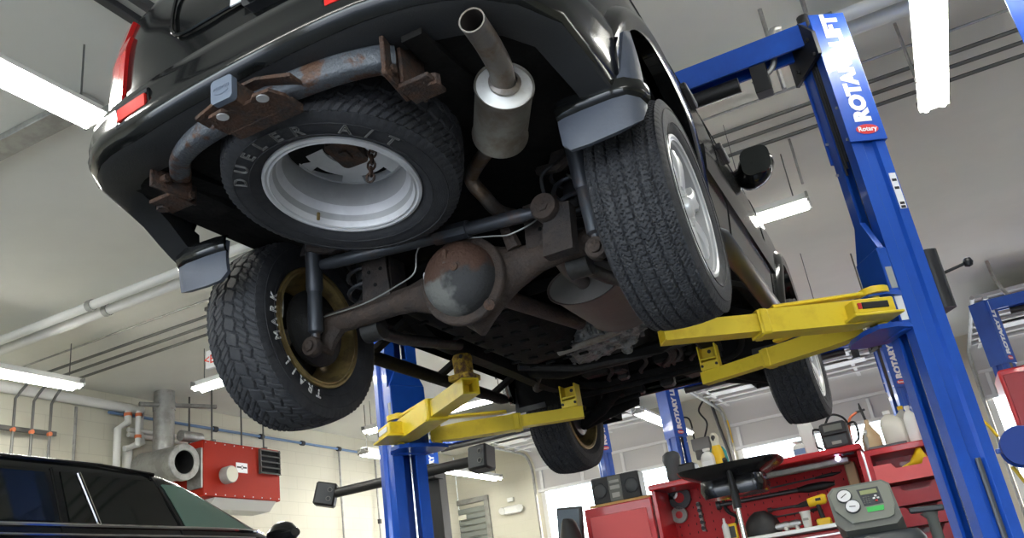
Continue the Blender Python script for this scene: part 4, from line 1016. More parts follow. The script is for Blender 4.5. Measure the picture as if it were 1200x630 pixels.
# spare hung under the tail, inner side down
rs = Matrix.Rotation(-.181, 3, 'X') @ Matrix.Rotation(.036, 3, 'Y') @ Matrix.Rotation(-pi/2, 3, 'Y')    # local +x -> up
sp = wheel((XB-.003, -.623, 2.344), 1, 0, 'alloy_paint', 'alloy_paint', rs)
sp.name = 'spare_wheel'
lt = arc_text('DUELER A/T', .312, -.1335, radians(39), radians(12.8), 1, .056, .001, outline=.0018)
o = sub(sp, lt, 'sidewall_lettering', 'letter_grey')
g = G(); g.prism(rrect(.13, .1, .02), .03, frame(V((.02, 0, 0)), V((0, 1, 0)), V((0, 0, 1)), V((1, 0, 0)))); g.prism(rrect(.05, .03, .008), .012, frame(V((.01, 0, 0)), V((0, 1, 0)), V((0, 0, 1)), V((1, 0, 0)))); sub(sp, g, 'winch_plate', 'rust')
g = G()
for k in range(8):
    c = V((.045-.024*k, -.0+.0, 0)); a = (k % 2)*pi/2+.4
    g.tube([c+V((.018*cos(t), .012*sin(t)*cos(a), .012*sin(t)*sin(a))) for t in [2*pi*q/10 for q in range(10)]], .0042, 5, closed=True)
ch = sub(sp, g, 'chain', 'rust'); ch.location = (.0, -.01, -.115)
g = G(); g.tube([(-.098, 0, .2), (-.125, 0, .195)], .006, 8); o = sub(sp, g, 'valve', 'rim_gold'); o.rotation_euler = (radians(-28), 0, 0)
# ------------------------------------------------------------------ minivan on the alignment rack
VX, VZ, VU = -3.88, .6, .28
up_ = lambda L: [(a+VU, b) for a, b in L]
K = Hull(VX, up_([(.45, .9), (.7, .95), (1.1, .98), (1.36, .965), (1.42, .945), (1.74, .87), (1.8, .82), (1.835, .72), (1.86, .5), (1.872, .3), (1.875, .02)]),
         up_([(.5, -2.35), (1.0, -2.4), (1.4, -2.3), (1.7, -2.05), (1.8, -1.9), (1.86, -1.2), (1.875, -.4)]),
         up_([(.5, 3.0), (.9, 3.1), (1.15, 2.95), (1.3, 2.65), (1.36, 2.5), (1.7, 1.72), (1.78, 1.45), (1.83, 1.1), (1.86, .7), (1.875, .3)]), 9)
van = thing('minivan', 'black minivan with tinted side windows and chrome window strips at the left block wall', 'car', (VX, 0, VZ))
VY = [-2.3, -2.1, -1.9]+[-1.5+.36*sin(t)-.1 for t in [-pi/2+pi*k/10 for k in range(11)]]+[-1.1+.3*k for k in range(9)]+[1.6+.37*sin(t) for t in [-pi/2+pi*k/10 for k in range(11)]]+[2.05, 2.2]
VY = sorted([y+.2 for y in VY])
g = G(); rows = []
for st in K.loop(VY):
    zb = .5+VU
    if st[0] == 's':
        for yc in (-1.4, 1.8):
            d = .37**2-(st[1]-yc)**2
            if d > 0: zb = max(zb, .64+VU+sqrt(d))
    zs = [zb+(1.36+VU-zb)*k/8 for k in range(9)]+[z+VU for z in (1.38, 1.42, 1.5, 1.58, 1.66, 1.72, 1.76, 1.79, 1.815, 1.835, 1.85, 1.862, 1.869, 1.8745)]
    rows.append([K.pt(st, z) for z in zs])
g.grid(rows, closeu=True); g.build('body', 'black_paint', van, ang=50)
def vpane(name, mt, ya0, ya1, yb0, yb1, z0, z1, sg, off=.006, parent=None):
    P, Q = [], []
    for i in range(9):
        t = i/8; P.append([]); Q.append([])
        for j in range(7):
            s_ = j/6; y = (ya0+(ya1-ya0)*t)*(1-s_)+(yb0+(yb1-yb0)*t)*s_; z = z0+(z1-z0)*s_
            P[-1].append(K.side(y, z, sg, off)); Q[-1].append(K.side(y, z, sg, off-.02))
    g = G(); g.sheet(P, Q); return g.build(name, mt, parent or van)
for sg in (1, -1):
    vpane('rear_quarter_window', 'dark_glass', -1.75, .55, -1.6, .52, 1.715, 1.99, sg)
    vpane('fixed_window', 'dark_glass', .64, .80, .61, .70, 1.71, 2.0, sg)
    vpane('sliding_door_window', 'dark_glass', .84, 1.40, .745, 1.27, 1.70, 1.99, sg)
    for z, r in ((1.695, .012), (1.64, .008)):
        g = G(); g.tube([K.side(y, z, sg, .006) for y in R_(-2.0, 2.3, 30)], r, 8); g.build('chrome_strip', 'chrome', van)
    g = G(); g.tube([K.side(y, z, sg, .008) for y, z in ((.825, 1.7), (.725, 2.0))], .012, 8); g.build('window_post_trim', 'chrome', van)
    g = G(); g.tube([K.side(y, z, sg, .012) for y, z in ((-1.8, 2.05), (-1., 2.065), (0, 2.07), (.9, 2.065), (1.3, 2.04))], .013, 8); g.build('roof_gutter', 'black_paint', van)
    g = G()
    for y in (.59, 1.43): g.tube([K.side(y-(.16 if y > 1 else .03)*max(0, (z-1.7)/.3), z, sg, .002) for z in R_(1.0, 2.02, 14)], .006, 6)
    g.build('door_seam', 'liner', van)
for sg in (1, -1):
    # front side glass, triangular toward the raked windscreen post
    P, Q = [], []
    for i in range(9):
        t = i/8; P.append([]); Q.append([])
        for j in range(7):
            s_ = j/6; y = (1.50+(1.92-1.50)*t)*(1-s_)+(1.35+(1.02-1.35)*0+(.0)*t)*s_+(.02*t)*s_; z = 1.70+(1.975-1.70)*s_
            y = 1.47-.13*s_+(.62-.42*s_)*t
            y = min(y, lerp(K.yf, z)-.22)
            P[-1].append(K.side(y, z, sg, .008)); Q[-1].append(K.side(y, z, sg, -.01))
    g = G(); g.sheet(P, Q); g.build('front_door_window', 'green_glass', van)
    g = G(); b0 = K.side(2.25, 1.62, sg)
    cc = b0+V((sg*.14, .02, .03)); Pm = []
    for k in range(7):
        t = k/6; Pm.append([b0+V((sg*(.02+.22*t), .0, .03))+V((0, .05*cos(a), [.05, .08, .09, .09, .085, .07, .03][k]*sin(a))) for a in [2*pi*q/14 for q in range(14)]])
    g.grid(Pm, closev=True); g.add(Pm[-1], [tuple(range(14))]); g.build('door_mirror', 'black_paint', van, ang=60)
# windscreen
P, Q = [], []
for i in range(13):
    x = -.68+1.36*i/12; P.append([]); Q.append([])
    for z in R_(1.66, 2.05, 7):
        xx = x*lerp(K.hw, z)/.85; P[-1].append(K.end(xx, z, False, .006)); Q[-1].append(K.end(xx, z, False, -.012))
g = G(); g.sheet(P, Q); g.build('windscreen', 'dark_glass', van)
for y in (-1.4, 1.8):
    for sg in (1, -1):
        g = G(); M_ = frame((VX+sg*.84, y, .64+VU), V((0, 1, 0)), V((0, 0, 1)), V((1, 0, 0)))
        g.lathe([(.22, -.1), (.29, -.105), (.315, -.09), (.32, 0), (.315, .09), (.29, .105), (.22, .1)], 48, M_, close=True); t = g.build('wheel', 'rubber', van)
        g = G(); g.lathe([(0, .06*sg), (.08, .07*sg), (.2, .05*sg), (.225, .09*sg), (.225, -.09*sg), (0, -.02)], 36, M_); g.build('rim', 'alloy', t)
rack = thing('alignment_rack', 'low steel drive-on rack under the black minivan', 'rack', (VX, 0, 0))
for sg in (1, -1):
    G().box((VX+sg*.84, .2, .57), (.5, 5.2, .06)).build('runway', 'dark_steel', rack)
    for y in (-2.1, .2, 2.5): G().box((VX+sg*.84, y, .27), (.3, .2, .54)).build('leg', 'dark_steel', rack)
# alignment camera beam on a pillar in front of it
BY = 5.4; bl_, br_ = at(385, 577, 'Y', BY), at(560, 541, 'Y', BY)
bz_ = (bl_.z+br_.z)/2
cb = thing('camera_beam', 'black crossbar with camera boxes at both ends, on a pillar behind the left blue post', 'camera beam', ((bl_.x+br_.x)/2, BY+.2, 0))
xc = at(500, 560, 'Y', BY).x
g = G(); g.box((xc, BY+.2, bz_*.5), (.16, .16, bz_)); g.box((xc, BY+.2, .02), (.6, .5, .04)); g.build('pillar', 'matte_black', cb)
g = G(); g.tube([(bl_.x, BY, bz_), (br_.x, BY, bz_)], .055, 14); g.box((xc, BY+.1, bz_), (.2, .2, .16)); g.build('bar', 'matte_black', cb)
for x, a in ((bl_.x-.02, .5), (br_.x+.06, -.1)):
    g = G(); R = Matrix.Rotation(.3 if a > 0 else 0, 3, 'Y') @ Matrix.Rotation(a, 3, 'Z') @ Matrix.Rotation(-.15, 3, 'X'); c = V((x, BY-.02, bz_))
    g.box(c, (.24, .2, .26), R, .02); hb = g.build('camera_box', 'matte_black', cb)
    g = G(); f = R @ V((0, -1, 0)); g.box(c+f*.1, (.2, .012, .22), R, .004); g.build('front_panel', 'machine_dark', hb)
    g = G()
    for dz in (.05, -.05):
        g.lathe([(.022, 0), (.028, .004), (.028, .012), (.02, .014)], 18, arrow(c+f*.104+R @ V((.05, 0, dz)), f)); 
    g.build('camera_lens', 'grey_plastic', hb)
# ------------------------------------------------------------------ left wall: heater, flue, pipes
HX = -6.7
hp0, hp1 = at(238, 515, 'X', HX), at(327, 527, 'X', HX); hb_ = at(327, 587, 'X', HX)
y0, y1, z0, z1 = hp0.y, hp1.y, hb_.z-.0, (hp0.z+hp1.z)/2
ht = thing('unit_heater', 'red waste-oil heater hanging from the ceiling beside the left block wall', 'heater', (HX-.3, (y0+y1)/2, z0))
G().box((HX-.3, (y0+y1)/2, (z0+z1)/2), (.6, y1-y0, z1-z0), ch=.012).build('casing', 'heater_red', ht)
g = G()
for z in (z0+.03, z1-.03):
    for k in range(9): y = y0+.04+(y1-y0-.08)*k/8; g.cyl((HX-.002, y, z), (HX+.006, y, z), .008, 6)
g.build('rivet', 'steel', ht)
g = G(); wc = at(264, 557, 'X', HX); g.lathe([(.0, .12), (.105, .12), (.11, .11), (.11, .0)], 30, arrow((HX, wc.y, wc.z), (1, 0, 0))); dk = g.build('inspection_cover', 'cover_grey', ht)
g = G(); g.lathe([(0, .122), (.1, .122), (.1, .118)], 30, arrow((HX, wc.y, wc.z), (1, 0, 0))); g.build('cover_face', 'cream', dk)
lp_ = at(283, 548, 'X', HX); g = G(); g.box((HX+.004, lp_.y, lp_.z), (.008, .21, .13), ch=.003); lpo = g.build('rating_plate', 'sign_white', ht)
g = G(); g.box((HX+.0085, lp_.y-.055, lp_.z+.005), (.002, .07, .02), ch=.0005); g.box((HX+.0085, lp_.y+.06, lp_.z+.005), (.002, .06, .02), ch=.0005); g.lathe([(.016, 0), (.024, 0), (.024, .002), (.016, .002)], 16, arrow((HX+.008, lp_.y+.005, lp_.z+.005), (1, 0, 0)), close=True); g.build('plate_print', 'matte_black', lpo)
l0, l1 = at(303, 527, 'X', HX), at(326, 556, 'X', HX); ly0, ly1, lz0, lz1 = l0.y, l1.y, l1.z, l0.z
g = G(); g.box((HX+.003, (ly0+ly1)/2, (lz0+lz1)/2), (.01, ly1-ly0, lz1-lz0), ch=.002); lo_ = g.build('outlet', 'duct_dark', ht)
g = G()
for k in range(5): g.box((HX+.03, (ly0+ly1)/2, lz0+(lz1-lz0)*k/4), (.07, ly1-ly0, .008), Matrix.Rotation(.5, 3, 'Y'), .002)
for y in (ly0, ly1): g.box((HX+.02, y, (lz0+lz1)/2), (.05, .014, lz1-lz0+.03), ch=.002)
g.build('louver_blade', 'conduit', lo_)
G().prism([(-.28, 0), (.28, 0), (.16, -.12), (-.16, -.12)], (y1-y0)*.8, frame((HX-.3, y0+(y1-y0)*.15, z0), V((1, 0, 0)), V((0, 0, 1)), V((0, 1, 0)))).build('drip_pan', 'white_paint', ht)
G().lathe([(0, -.02), (.1, -.02), (.1, .06), (0, .06)], 20, arrow((HX-.2, y1, z0+.22), (0, 1, 0))).build('side_fan', 'matte_black', ht)
g = G()
for y in (y0+.25, y1-.2):
    g = G()
    for x in (HX-.1, HX-.5): g.tube([(x, y, z1), (x, y, ZC)], .012, 8)
    g.box((HX-.3, y, z1+.02), (.5, .05, .04)); g.build('hanger', 'conduit', ht)
fc = at(216, 541, 'X', HX+.02); fa = V((.99, -.1, -.08)).normalized()
g = G(); g.lathe([(.14, .0), (.15, -.01), (.215, -.01), (.225, .0), (.225, .06), (.21, .07), (.21, .75), (.0, .76)], 36, arrow(fc, -fa)); bl2 = g.build('blower_duct', 'galv', ht)
g = G(); g.lathe([(.145, .01), (.14, .3), (0, .31)], 30, arrow(fc, -fa)); g.build('duct_throat', 'duct_dark', bl2)
G().box((HX-.12, y0-.02, (z0+z1)/2), (.24, .03, .5)).build('end_flange', 'galv', ht)
g = G(); tp = V((HX-.35, y0+.1, z1+.12)); g.tube([tp+V((0, -.14, 0)), tp+V((0, .2, 0))], .07, 14); g.build('draft_motor', 'galv', ht)
sk = at(192, 500, 'X', -7.2); g = G(); g.tube([(-7.2, sk.y, 3.15), (-7.2, sk.y, ZC)], .13, 24); g.tube([(-7.2, sk.y, 3.95), (-7.2, sk.y, 4.05)], .14, 24)
g.tube([(-7.25, sk.y-.35, 4.0), (-6.9, sk.y+.6, 4.02)], .03, 10); tag(g.build('flue_pipe', 'galv', loc=(-7.2, sk.y, 3.15)), 'thick grey flue pipe rising to the ceiling behind the red heater', 'pipe')
W = XL+.07; aw = lambda x, y: at(x, y, 'X', W)
p1 = aw(30, 452); p2 = aw(166, 478); zz = 4.02
pipe('wall_pipe', 'fat white pipe along the top of the left block wall, turning down by the flue', [(W, 2.2, zz), (W, p2.y, zz), (W, p2.y, zz-.42), (W, p2.y-.2, zz-.52), (W, p2.y-.2, 1.)], .06, 'white_paint', 14)
d1 = aw(147, 481); pipe('wall_pipe', 'white drop pipe on the left wall with an offset bend, nearest the minivan', [(W+.05, d1.y, zz-.05), (W+.05, d1.y, zz-.2), (W+.05, d1.y-.15, zz-.3), (W+.05, d1.y-.15, .6)], .045, 'white_paint', 12, extra=lambda g: g.tube([(W+.05, d1.y, zz-.12), (W+.05, d1.y, zz-.08)], .05, 12, mi=1), mats=['white_paint', 'orange_clip'])
d2 = aw(156, 481); pipe('wall_pipe', 'short white pipe between the two drops, with a copper joint', [(W+.1, d2.y, zz-.05), (W+.1, d2.y, zz-.5), (W+.1, d2.y-.2, zz-.55)], .035, 'white_paint', 12, extra=lambda g: [g.tube([(W+.1, d2.y, z), (W+.1, d2.y, z+.04)], .042, 12, mi=1) for z in (zz-.12, zz-.4)], mats=['white_paint', 'orange_clip'])
for k in range(2):
    q = aw(150, 503+6*k); pipe('wall_pipe', ['upper of two white pipes running level behind the flue', 'lower of two white pipes running level behind the flue'][k], [(W, q.y, q.z), (W, sk.y+.9, q.z)], .03, 'white_paint', 10)
bx_ = aw(133, 475); bz2 = 3.93
def fit(g):
    for k in range(9): y = 5.4+.95*k; g.tube([(W, y, bz2), (W, y+.07, bz2)], .04, 10, mi=1)
pipe('air_line', 'blue air line running along the top of the left block wall', [(W, 4.6, bz2), (W, YB-.05, bz2)], .02, 'blue_pipe', 10, extra=fit, mats=['blue_pipe', 'matte_black'])
for px, py, lb_ in ((88, 500, 'thin white conduit down the left wall above the minivan roof'), (399, 560, 'thin grey conduit down the left wall, right of the heater'), (441, 560, 'grey conduit with junction box just left of the left blue post')):
    q = aw(px, py); o = pipe('wall_conduit', lb_, [(W, q.y, bz2), (W, q.y, .3)], .018, 'galv', 8, cat='conduit', extra=(lambda g, q=q: g.box((W, q.y, 2.75), (.05, .06, .08), mi=1)) if px == 441 else None, mats=['galv', 'matte_black'])
# exit sign hanging by the rear tyre
es = at(250, 420, 'Y', 3.75); ex = thing('exit_sign', 'white exit sign with red letters, mostly hidden by the rear tyre', 'sign', (es.x+.05, 3.75, es.z-.1))
G().box((es.x+.06, 3.75, es.z), (.3, .05, .2), ch=.01).build('case', 'sign_white', ex)
G().text('<EXIT', frame((es.x+.07, 3.724, es.z-.01), V((1, 0, 0)), V((0, 0, 1)), V((0, -1, 0))), .13, .001, .001).build('lettering', 'exit_red', ex)
G().tube([(es.x+.06, 3.75, es.z+.1), (es.x+.06, 3.75, ZC)], .008, 6).build('hanger', 'galv', ex)
# far wall: roll shutter, emergency lamp, pipe chase
a, b = at(524, 601, 'Y', YB), at(569, 592, 'Y', YB)
sh = thing('roll_shutter', 'grey slatted steel door in the far wall, left of the emergency lamp', 'shutter', ((a.x+b.x)/2, YB-.04, 0))
g = G()
for k in range(26): g.box(((a.x+b.x)/2, YB-.04, .06+.118*k), (b.x-a.x, .03, .105), Matrix.Rotation(.12, 3, 'X'), .012)
g.build('slats', 'louver_grey', sh)
g = G()
for x in (a.x-.05, b.x+.05): g.box((x, YB-.04, 1.6), (.1, .07, 3.2))
g.box(((a.x+b.x)/2, YB-.04, 3.2), (b.x-a.x+.2, .08, .1)); g.build('frame', 'galv', sh)
G().box(((a.x+b.x)/2-.1, YB-.075, 2.9), (.25, .02, .1)).build('tag_plate', 'cream', sh)
q = at(600, 597, 'Y', YB-.05); el = thing('emergency_light', 'white emergency lamp unit with two round heads on the far wall', 'lamp', (q.x, YB-.05, q.z))
G().box(q, (.36, .1, .16), ch=.02).build('case', 'white_paint', el)
for s_ in (-.2, .2): G().lathe([(0, 0), (.06, 0), (.075, .05), (.07, .07), (0, .07)], 18, arrow(q+V((s_, 0, .02)), (.2*s_, -1, -.3))).build('lamp_head', 'white_paint', el)
G().box(q+V((0, 0, .2)), (.14, .06, .08)).build('junction_box', 'white_paint', el)
o = G().tube([at(518, 556, 'Y', YB-.1), V((at(518, 556, 'Y', YB-.1).x, YB-.1, .1))], .06, 10).build('downpipe', 'galv', loc=at(518, 600, 'Y', YB-.1)); tag(o, 'grey downpipe in the far corner beside the left blue post', 'pipe')
# wall between the two far doors: electrical gear
ez = at(822, 520, 'Y', YB-.09)
pn = thing('wall_switch_box', 'grey switch box with curling cables on the pier between the far doors', 'switch box', ez)
G().box(ez, (.34, .14, .22), ch=.01).build('case', 'grey_plastic', pn)
g = G(); g.tube(smooth([ez+V((.1, -.05, .1)), ez+V((.2, -.05, .35)), ez+V((.1, -.05, .6)), ez+V((.25, -.05, .8))], 6), .018, 6); g.tube(smooth([ez+V((-.1, -.05, .1)), ez+V((-.12, -.05, .5)), ez+V((-.4, -.05, .55))], 6), .018, 6); g.tube(smooth([ez+V((.12, -.05, -.1)), ez+V((.25, -.06, -.3)), ez+V((.05, -.05, -.5))], 6), .02, 6); g.build('cable', 'matte_black', pn)
G().box(ez+V((-.02, -.06, -.2)), (.2, .12, .16)).build('lower_case', 'matte_black', pn)
ys = at(857, 505, 'Y', YB-.06); o = G().box(ys, (.16, .02, .42)).build('warning_sign', 'tool_yellow', loc=ys); tag(o, 'tall yellow sign beside the right far door track', 'sign')
o = G().tube(smooth([(ys.x-.25, YB-.08, 4.1), (ys.x-.2, YB-.08, 3.6), (ys.x-.1, YB-.08, 2.6), (ys.x-.1, YB-.08, .3)], 5), .03, 8).build('wall_cable', 'dark_steel', loc=(ys.x-.1, YB-.08, .3)); tag(o, 'dark cable running down the pier left of the yellow sign', 'cable')
# ------------------------------------------------------------------ tool workstation
TY0, TY1 = 6.0, 6.55
A0, A1 = at(762, 571, 'Y', TY0), at(1006, 519, 'Y', TY0); X0, X1 = A0.x, A1.x; ZT_ = 1.925; ZW = at(905, 626, 'Y', TY0).z
ws = thing('tool_workstation', 'wide red steel workstation with a pegboard back behind the grey machine', 'workstation', ((X0+X1)/2, TY0, 0))
G().box(((X0+X1)/2, TY1, (ZT_+ZW)/2), (X1-X0, .04, ZT_-ZW)).build('back_panel', 'tool_red_inside', ws)
g = G(); g.box(((X0+X1)/2, (TY0+TY1)/2-.01, ZT_-.03), (X1-X0+.03, TY1-TY0+.06, .06), ch=.012); g.build('hood', 'tool_red', ws)
for x in (X0+.02, X1-.02): G().box((x, (TY0+TY1)/2, (ZT_+ZW)/2-.03), (.04, TY1-TY0, ZT_-ZW-.06)).build('side_panel', 'tool_red', ws)
G().box(((X0+X1)/2, TY0+.16, ZW-.02), (X1-X0, .9, .04), ch=.006).build('worktop', 'worktop', ws)
G().box(((X0+X1)/2, TY0+.2, (ZW-.04)/2), (X1-X0, .8, ZW-.06), ch=.01).build('base_cabinet', 'tool_red', ws)
for k in range(4):
    z = ZW-.15-.2*k
    for j in range(2):
        x = X0+(X1-X0)*(j+.5)/2; d = G().box((x, TY0-.205, z), ((X1-X0)/2-.03, .02, .18), ch=.008).build('drawer', 'tool_red_flare', ws); G().box((x, TY0-.225, z+.06), ((X1-X0)/2-.1, .025, .02)).build('handle', 'steel', d)
g = G()
for i in range(22):
    for j in range(8): g.box((X0+.08+(X1-X0-.16)*i/21, TY1-.021, ZW+.08+.085*j), (.008, .004, .022), ch=.001)
g.build('peg_holes', 'skid_hole', ws)
lt_ = G(); q0, q1 = at(880, 552, 'Y', TY0+.15), at(974, 532, 'Y', TY0+.15); lt_.box(((q0.x+q1.x)/2, TY0+.15, ZT_-.11), (q1.x-q0.x+.3, .1, .06), ch=.02); lto = lt_.build('light_bar', 'galv', ws)
q = at(982, 537, 'Y', TY0+.1); g = G(); g.lathe([(0, 0), (.022, .002), (.026, .01), (.02, .04), (0, .04)], 16, arrow(q, (0, -1, 0))); g.build('spot_lamp', 'purple_light', ws)
YH = TY1-.04
def hang(name, label, cat, px, py, build, y=YH):
    p = at(px, py, 'Y', y); t = thing(name, label, cat, p); build(t, p); return t
def wrench(t, p, px2, py2, r, y=YH, col='dark_steel', grip=.2):
    e = at(px2, py2, 'Y', y); d = (e-p); u = d.normalized()
    g = G(); g.tube([p, p+d*.8], r, 10); g.tube([p+u*.0, p+u*.04], r*2.2, 10); g.build('shaft', col, t)
    g = G(); g.tube([e-d*grip, e-d*grip*.7, e-d*grip*.3, e], [r*1.1, r*1.9, r*1.9, r*.8], 12); g.build('grip', 'matte_black', t)
hang('torque_wrench', 'long ribbed dark torque wrench across the middle of the red pegboard', 'wrench', 840, 592, lambda t, p: wrench(t, p, 978, 566, .022, grip=.3))
hang('pry_bar', 'thin pry bar with a fat black handle, uppermost on the red pegboard', 'pry bar', 888, 575, lambda t, p: wrench(t, p, 985, 553, .009, grip=.3))
hang('breaker_bar', 'thin dark bar low on the red pegboard, pointing at the yellow drill', 'bar', 900, 598, lambda t, p: wrench(t, p, 958, 588, .012))
hang('extension_bar', 'thinnest dark bar on the pegboard, lowest behind the paper cup', 'bar', 905, 606, lambda t, p: wrench(t, p, 960, 596, .008))
def roll(t, p, r, c1, c2):
    g = G(); g.lathe([(r*.45, 0), (r, 0), (r, .04), (r*.45, .04)], 28, arrow(p, (0, -1, 0)), close=True); g.build('ring', c1, t)
    g = G(); g.lathe([(0, 0), (r*.45, 0), (r*.45, .035), (0, .035)], 20, arrow(p, (0, -1, 0))); g.build('core', c2, t)
hang('tape_roll', 'grey tape roll with a red core on the pegboard', 'tape', 797, 603, lambda t, p: roll(t, p, .085, 'cover_grey', 'logo_red'))
hang('pressure_gauge', 'small round silver gauge at the top left of the pegboard', 'gauge', 789, 579, lambda t, p: roll(t, p, .055, 'steel', 'sign_white'))
hang('cord_reel', 'dark round cord reel behind the silver gauge on the pegboard', 'reel', 797, 583, lambda t, p: roll(t, p, .12, 'machine_dark', 'tool_red_inside'))
def bracket(t, p):
    g = G(); e = at(826, 622, 'Y', YH); g.bar(p, e, .07, .03); g.build('plate', 'cover_grey', t)
    g = G()
    for k in range(5): c = p.lerp(e, .1+.2*k); g.cyl(c+V((0, -.045, 0)), c+V((0, -.015, 0)), .02, 10)
    g.build('socket', 'matte_black', t)
hang('socket_rail', 'grey rail of black sockets hanging upright on the pegboard', 'socket rail', 818, 588, bracket)
def hose_tool(t, p):
    g = G(); g.tube(smooth([p, p+V((.02, 0, -.12)), p+V((.1, 0, -.2)), p+V((.04, 0, -.32))], 6), .018, 8); g.build('hose', 'matte_black', t)
    G().box(p+V((.12, -.02, -.1)), (.06, .03, .07)).build('clip', 'cover_grey', t)
hang('inspection_lamp', 'black corded hand lamp hanging behind the yellow meter', 'lamp', 847, 585, hose_tool)
def box_on(name, label, cat, px, py, w, d, h, mt, y, z=None, parts=None, rot=0):
    p = at(px, py, 'Y', y); p = V((p.x, p.y, z if z is not None else p.z)); t = thing(name, label, cat, p)
    G().box(p+V((0, 0, h/2)), (w, d, h), Matrix.Rotation(rot, 3, 'Z'), min(w, d, h)*.12).build('case', mt, t)
    if parts: parts(t, p)
    return t
def lathe_on(name, label, cat, px, y, z, prof, mt, extra=None, py=600):
    p = at(px, py, 'Y', y); p = V((p.x, y, z)); t = thing(name, label, cat, p)
    G().lathe(prof, 24, Matrix.Translation(p)).build('body', mt, t)
    if extra: extra(t, p)
    return t
YW = TY0+.05
def cup(t, p):
    G().lathe([(0, .16), (.05, .16), (.052, .15), (.05, .145)], 24, Matrix.Translation(p)).build('lid', 'bottle_white', t)
    G().box(p+V((0, -.044, .085)), (.05, .006, .02)).build('print', 'cover_grey', t)
lathe_on('paper_cup', 'white lidded paper cup on the worktop left of the yellow drill', 'cup', 943, YW, ZW, [(0, 0), (.036, 0), (.048, .15), (0, .15)], 'bottle_white', cup)
def drill(t, p):
    G().box(p+V((0, 0, .035)), (.13, .1, .07), ch=.012).build('battery', 'tool_yellow', t)
    g = G(); g.tube([p+V((.0, 0, .05)), p+V((-.02, 0, .2))], [.03, .026], 12, sx=1, sy=.8); g.build('handle', 'matte_black', t)
    g = G(); g.tube([p+V((.07, 0, .24)), p+V((.05, 0, .24)), p+V((-.1, 0, .225))], [.035, .048, .04], 16); g.tube([p+V((-.02, 0, .2)), p+V((-.02, 0, .24))], .03, 10); g.build('motor_body', 'tool_yellow', t)
    g = G(); g.tube([p+V((-.1, 0, .225)), p+V((-.17, 0, .218)), p+V((-.24, 0, .21))], [.03, .022, .006], 12); g.build('chuck', 'matte_black', t)
    G().box(p+V((-.0, -.045, .24)), (.05, .01, .025)).build('badge', 'matte_black', t)
pd_ = at(966, 610, 'Y', YW); t = thing('cordless_drill', 'yellow and black cordless drill standing on the worktop beside the grey machine', 'drill', (pd_.x, YW, ZW)); drill(t, V((pd_.x, YW, ZW)))
def bag(name, label, px, w, h, mt, cat, y=YW+.15):
    p = at(px, 610, 'Y', y); p.z = ZW; g = G(); P = []
    for k in range(7):
        s = [1, 1.06, 1.05, .98, .86, .66, .3][k]; P.append([p+V((w*.5*s*cos(a), w*.35*s*sin(a), h*k/6)) for a in [2*pi*q/14 for q in range(14)]])
    g.grid(P, closev=True); g.add(P[-1], [tuple(range(14))]); o = g.build(name, mt, loc=p, ang=60); tag(o, label, cat); return o
bag('tool_pouch', 'slumped black tool pouch on the worktop left of the air tools', 892, .34, .24, 'matte_black', 'pouch')
for k, (px, lb_) in enumerate(((913, 'silver air ratchet lying on the worktop right of the black pouch'), (926, 'silver and red air wrench lying behind the paper cup'))):
    p = at(px, 607, 'Y', YW+.1); p.z = ZW; t = thing('air_tool', lb_, 'air tool', p)
    g = G(); g.tube([p+V((-.1, 0, .06)), p+V((.06, 0, .07)), p+V((.1, -.02, .07))], [.03, .036, .02], 12); g.tube([p+V((.03, 0, .07)), p+V((.06, -.03, .01))], .022, 10); g.build('body', 'steel', t)
    G().tube([p+V((-.15, 0, .055)), p+V((-.1, 0, .06))], .022, 10).build('nose', 'matte_black' if k == 0 else 'logo_red', t)
lathe_on('spray_can', 'white spray can standing at the left end of the worktop', 'can', 846, YW, ZW, [(0, 0), (.033, 0), (.033, .15), (.02, .175), (.014, .18), (.014, .2), (0, .2)], 'bottle_white', lambda t, p: G().cyl(p+V((0, 0, .2)), p+V((0, 0, .225)), .012, 12).build('nozzle', 'bottle_white', t))
box_on('multimeter', 'yellow framed meter hanging behind the white spray can', 'meter', 856, 612, .1, .05, .17, 'tool_yellow', YW+.1, ZW, lambda t, p: G().box(p+V((0, -.026, .09)), (.07, .01, .11)).build('screen', 'machine_dark', t))
box_on('carton', 'small brown carton at the right end inside the workstation', 'carton', 1001, 562, .1, .1, .26, 'carton', TY0+.3, 1.55)
# things on the hood
TOP = ZT_
def jug(name, label, px, y, z, w, d, h, mt, cap='bottle_white', neck=.02, cat='bottle', off=0, lab=None):
    p = at(px, 520, 'Y', y); p = V((p.x, y, z)); t = thing(name, label, cat, p); P = []
    for k, (s, f) in enumerate(((.9, 0), (1, .04), (1, .6), (.94, .72), (.7, .84), (.3, .93), (neck/w*2, .95), (neck/w*2, 1.0))):
        P.append([p+V((x_*s+off*max(0, f-.6), y_*s, h*f)) for x_, y_ in rrect(w, d, min(w, d)*.3, 3)])
    g = G(); g.grid(P, closev=True); g.add(P[0], [tuple(range(len(P[0])))]); g.add(P[-1], [tuple(range(len(P[0])))]); g.build('body', mt, t, ang=50)
    G().cyl(p+V((off*.4, 0, h*.97)), p+V((off*.4, 0, h*1.06)), neck*1.25, 14).build('cap', cap, t)
    if lab: G().box(p+V((0, -d/2-.001, h*.35)), (w*.8, .006, h*.35), ch=.002).build('label_patch', lab, t)
    return t
jug('oil_bottle', 'tall white bottle standing on the red workstation hood left of the battery tester', 949, TY0+.2, TOP, .14, .09, .42, 'bottle_white', off=-.04)
jug('wipes_tub', 'short white tub with a blue label on the hood beside the tall bottle', 936, TY0+.2, TOP, .13, .13, .15, 'bottle_white', neck=.05, lab='blue_pipe', cat='tub')
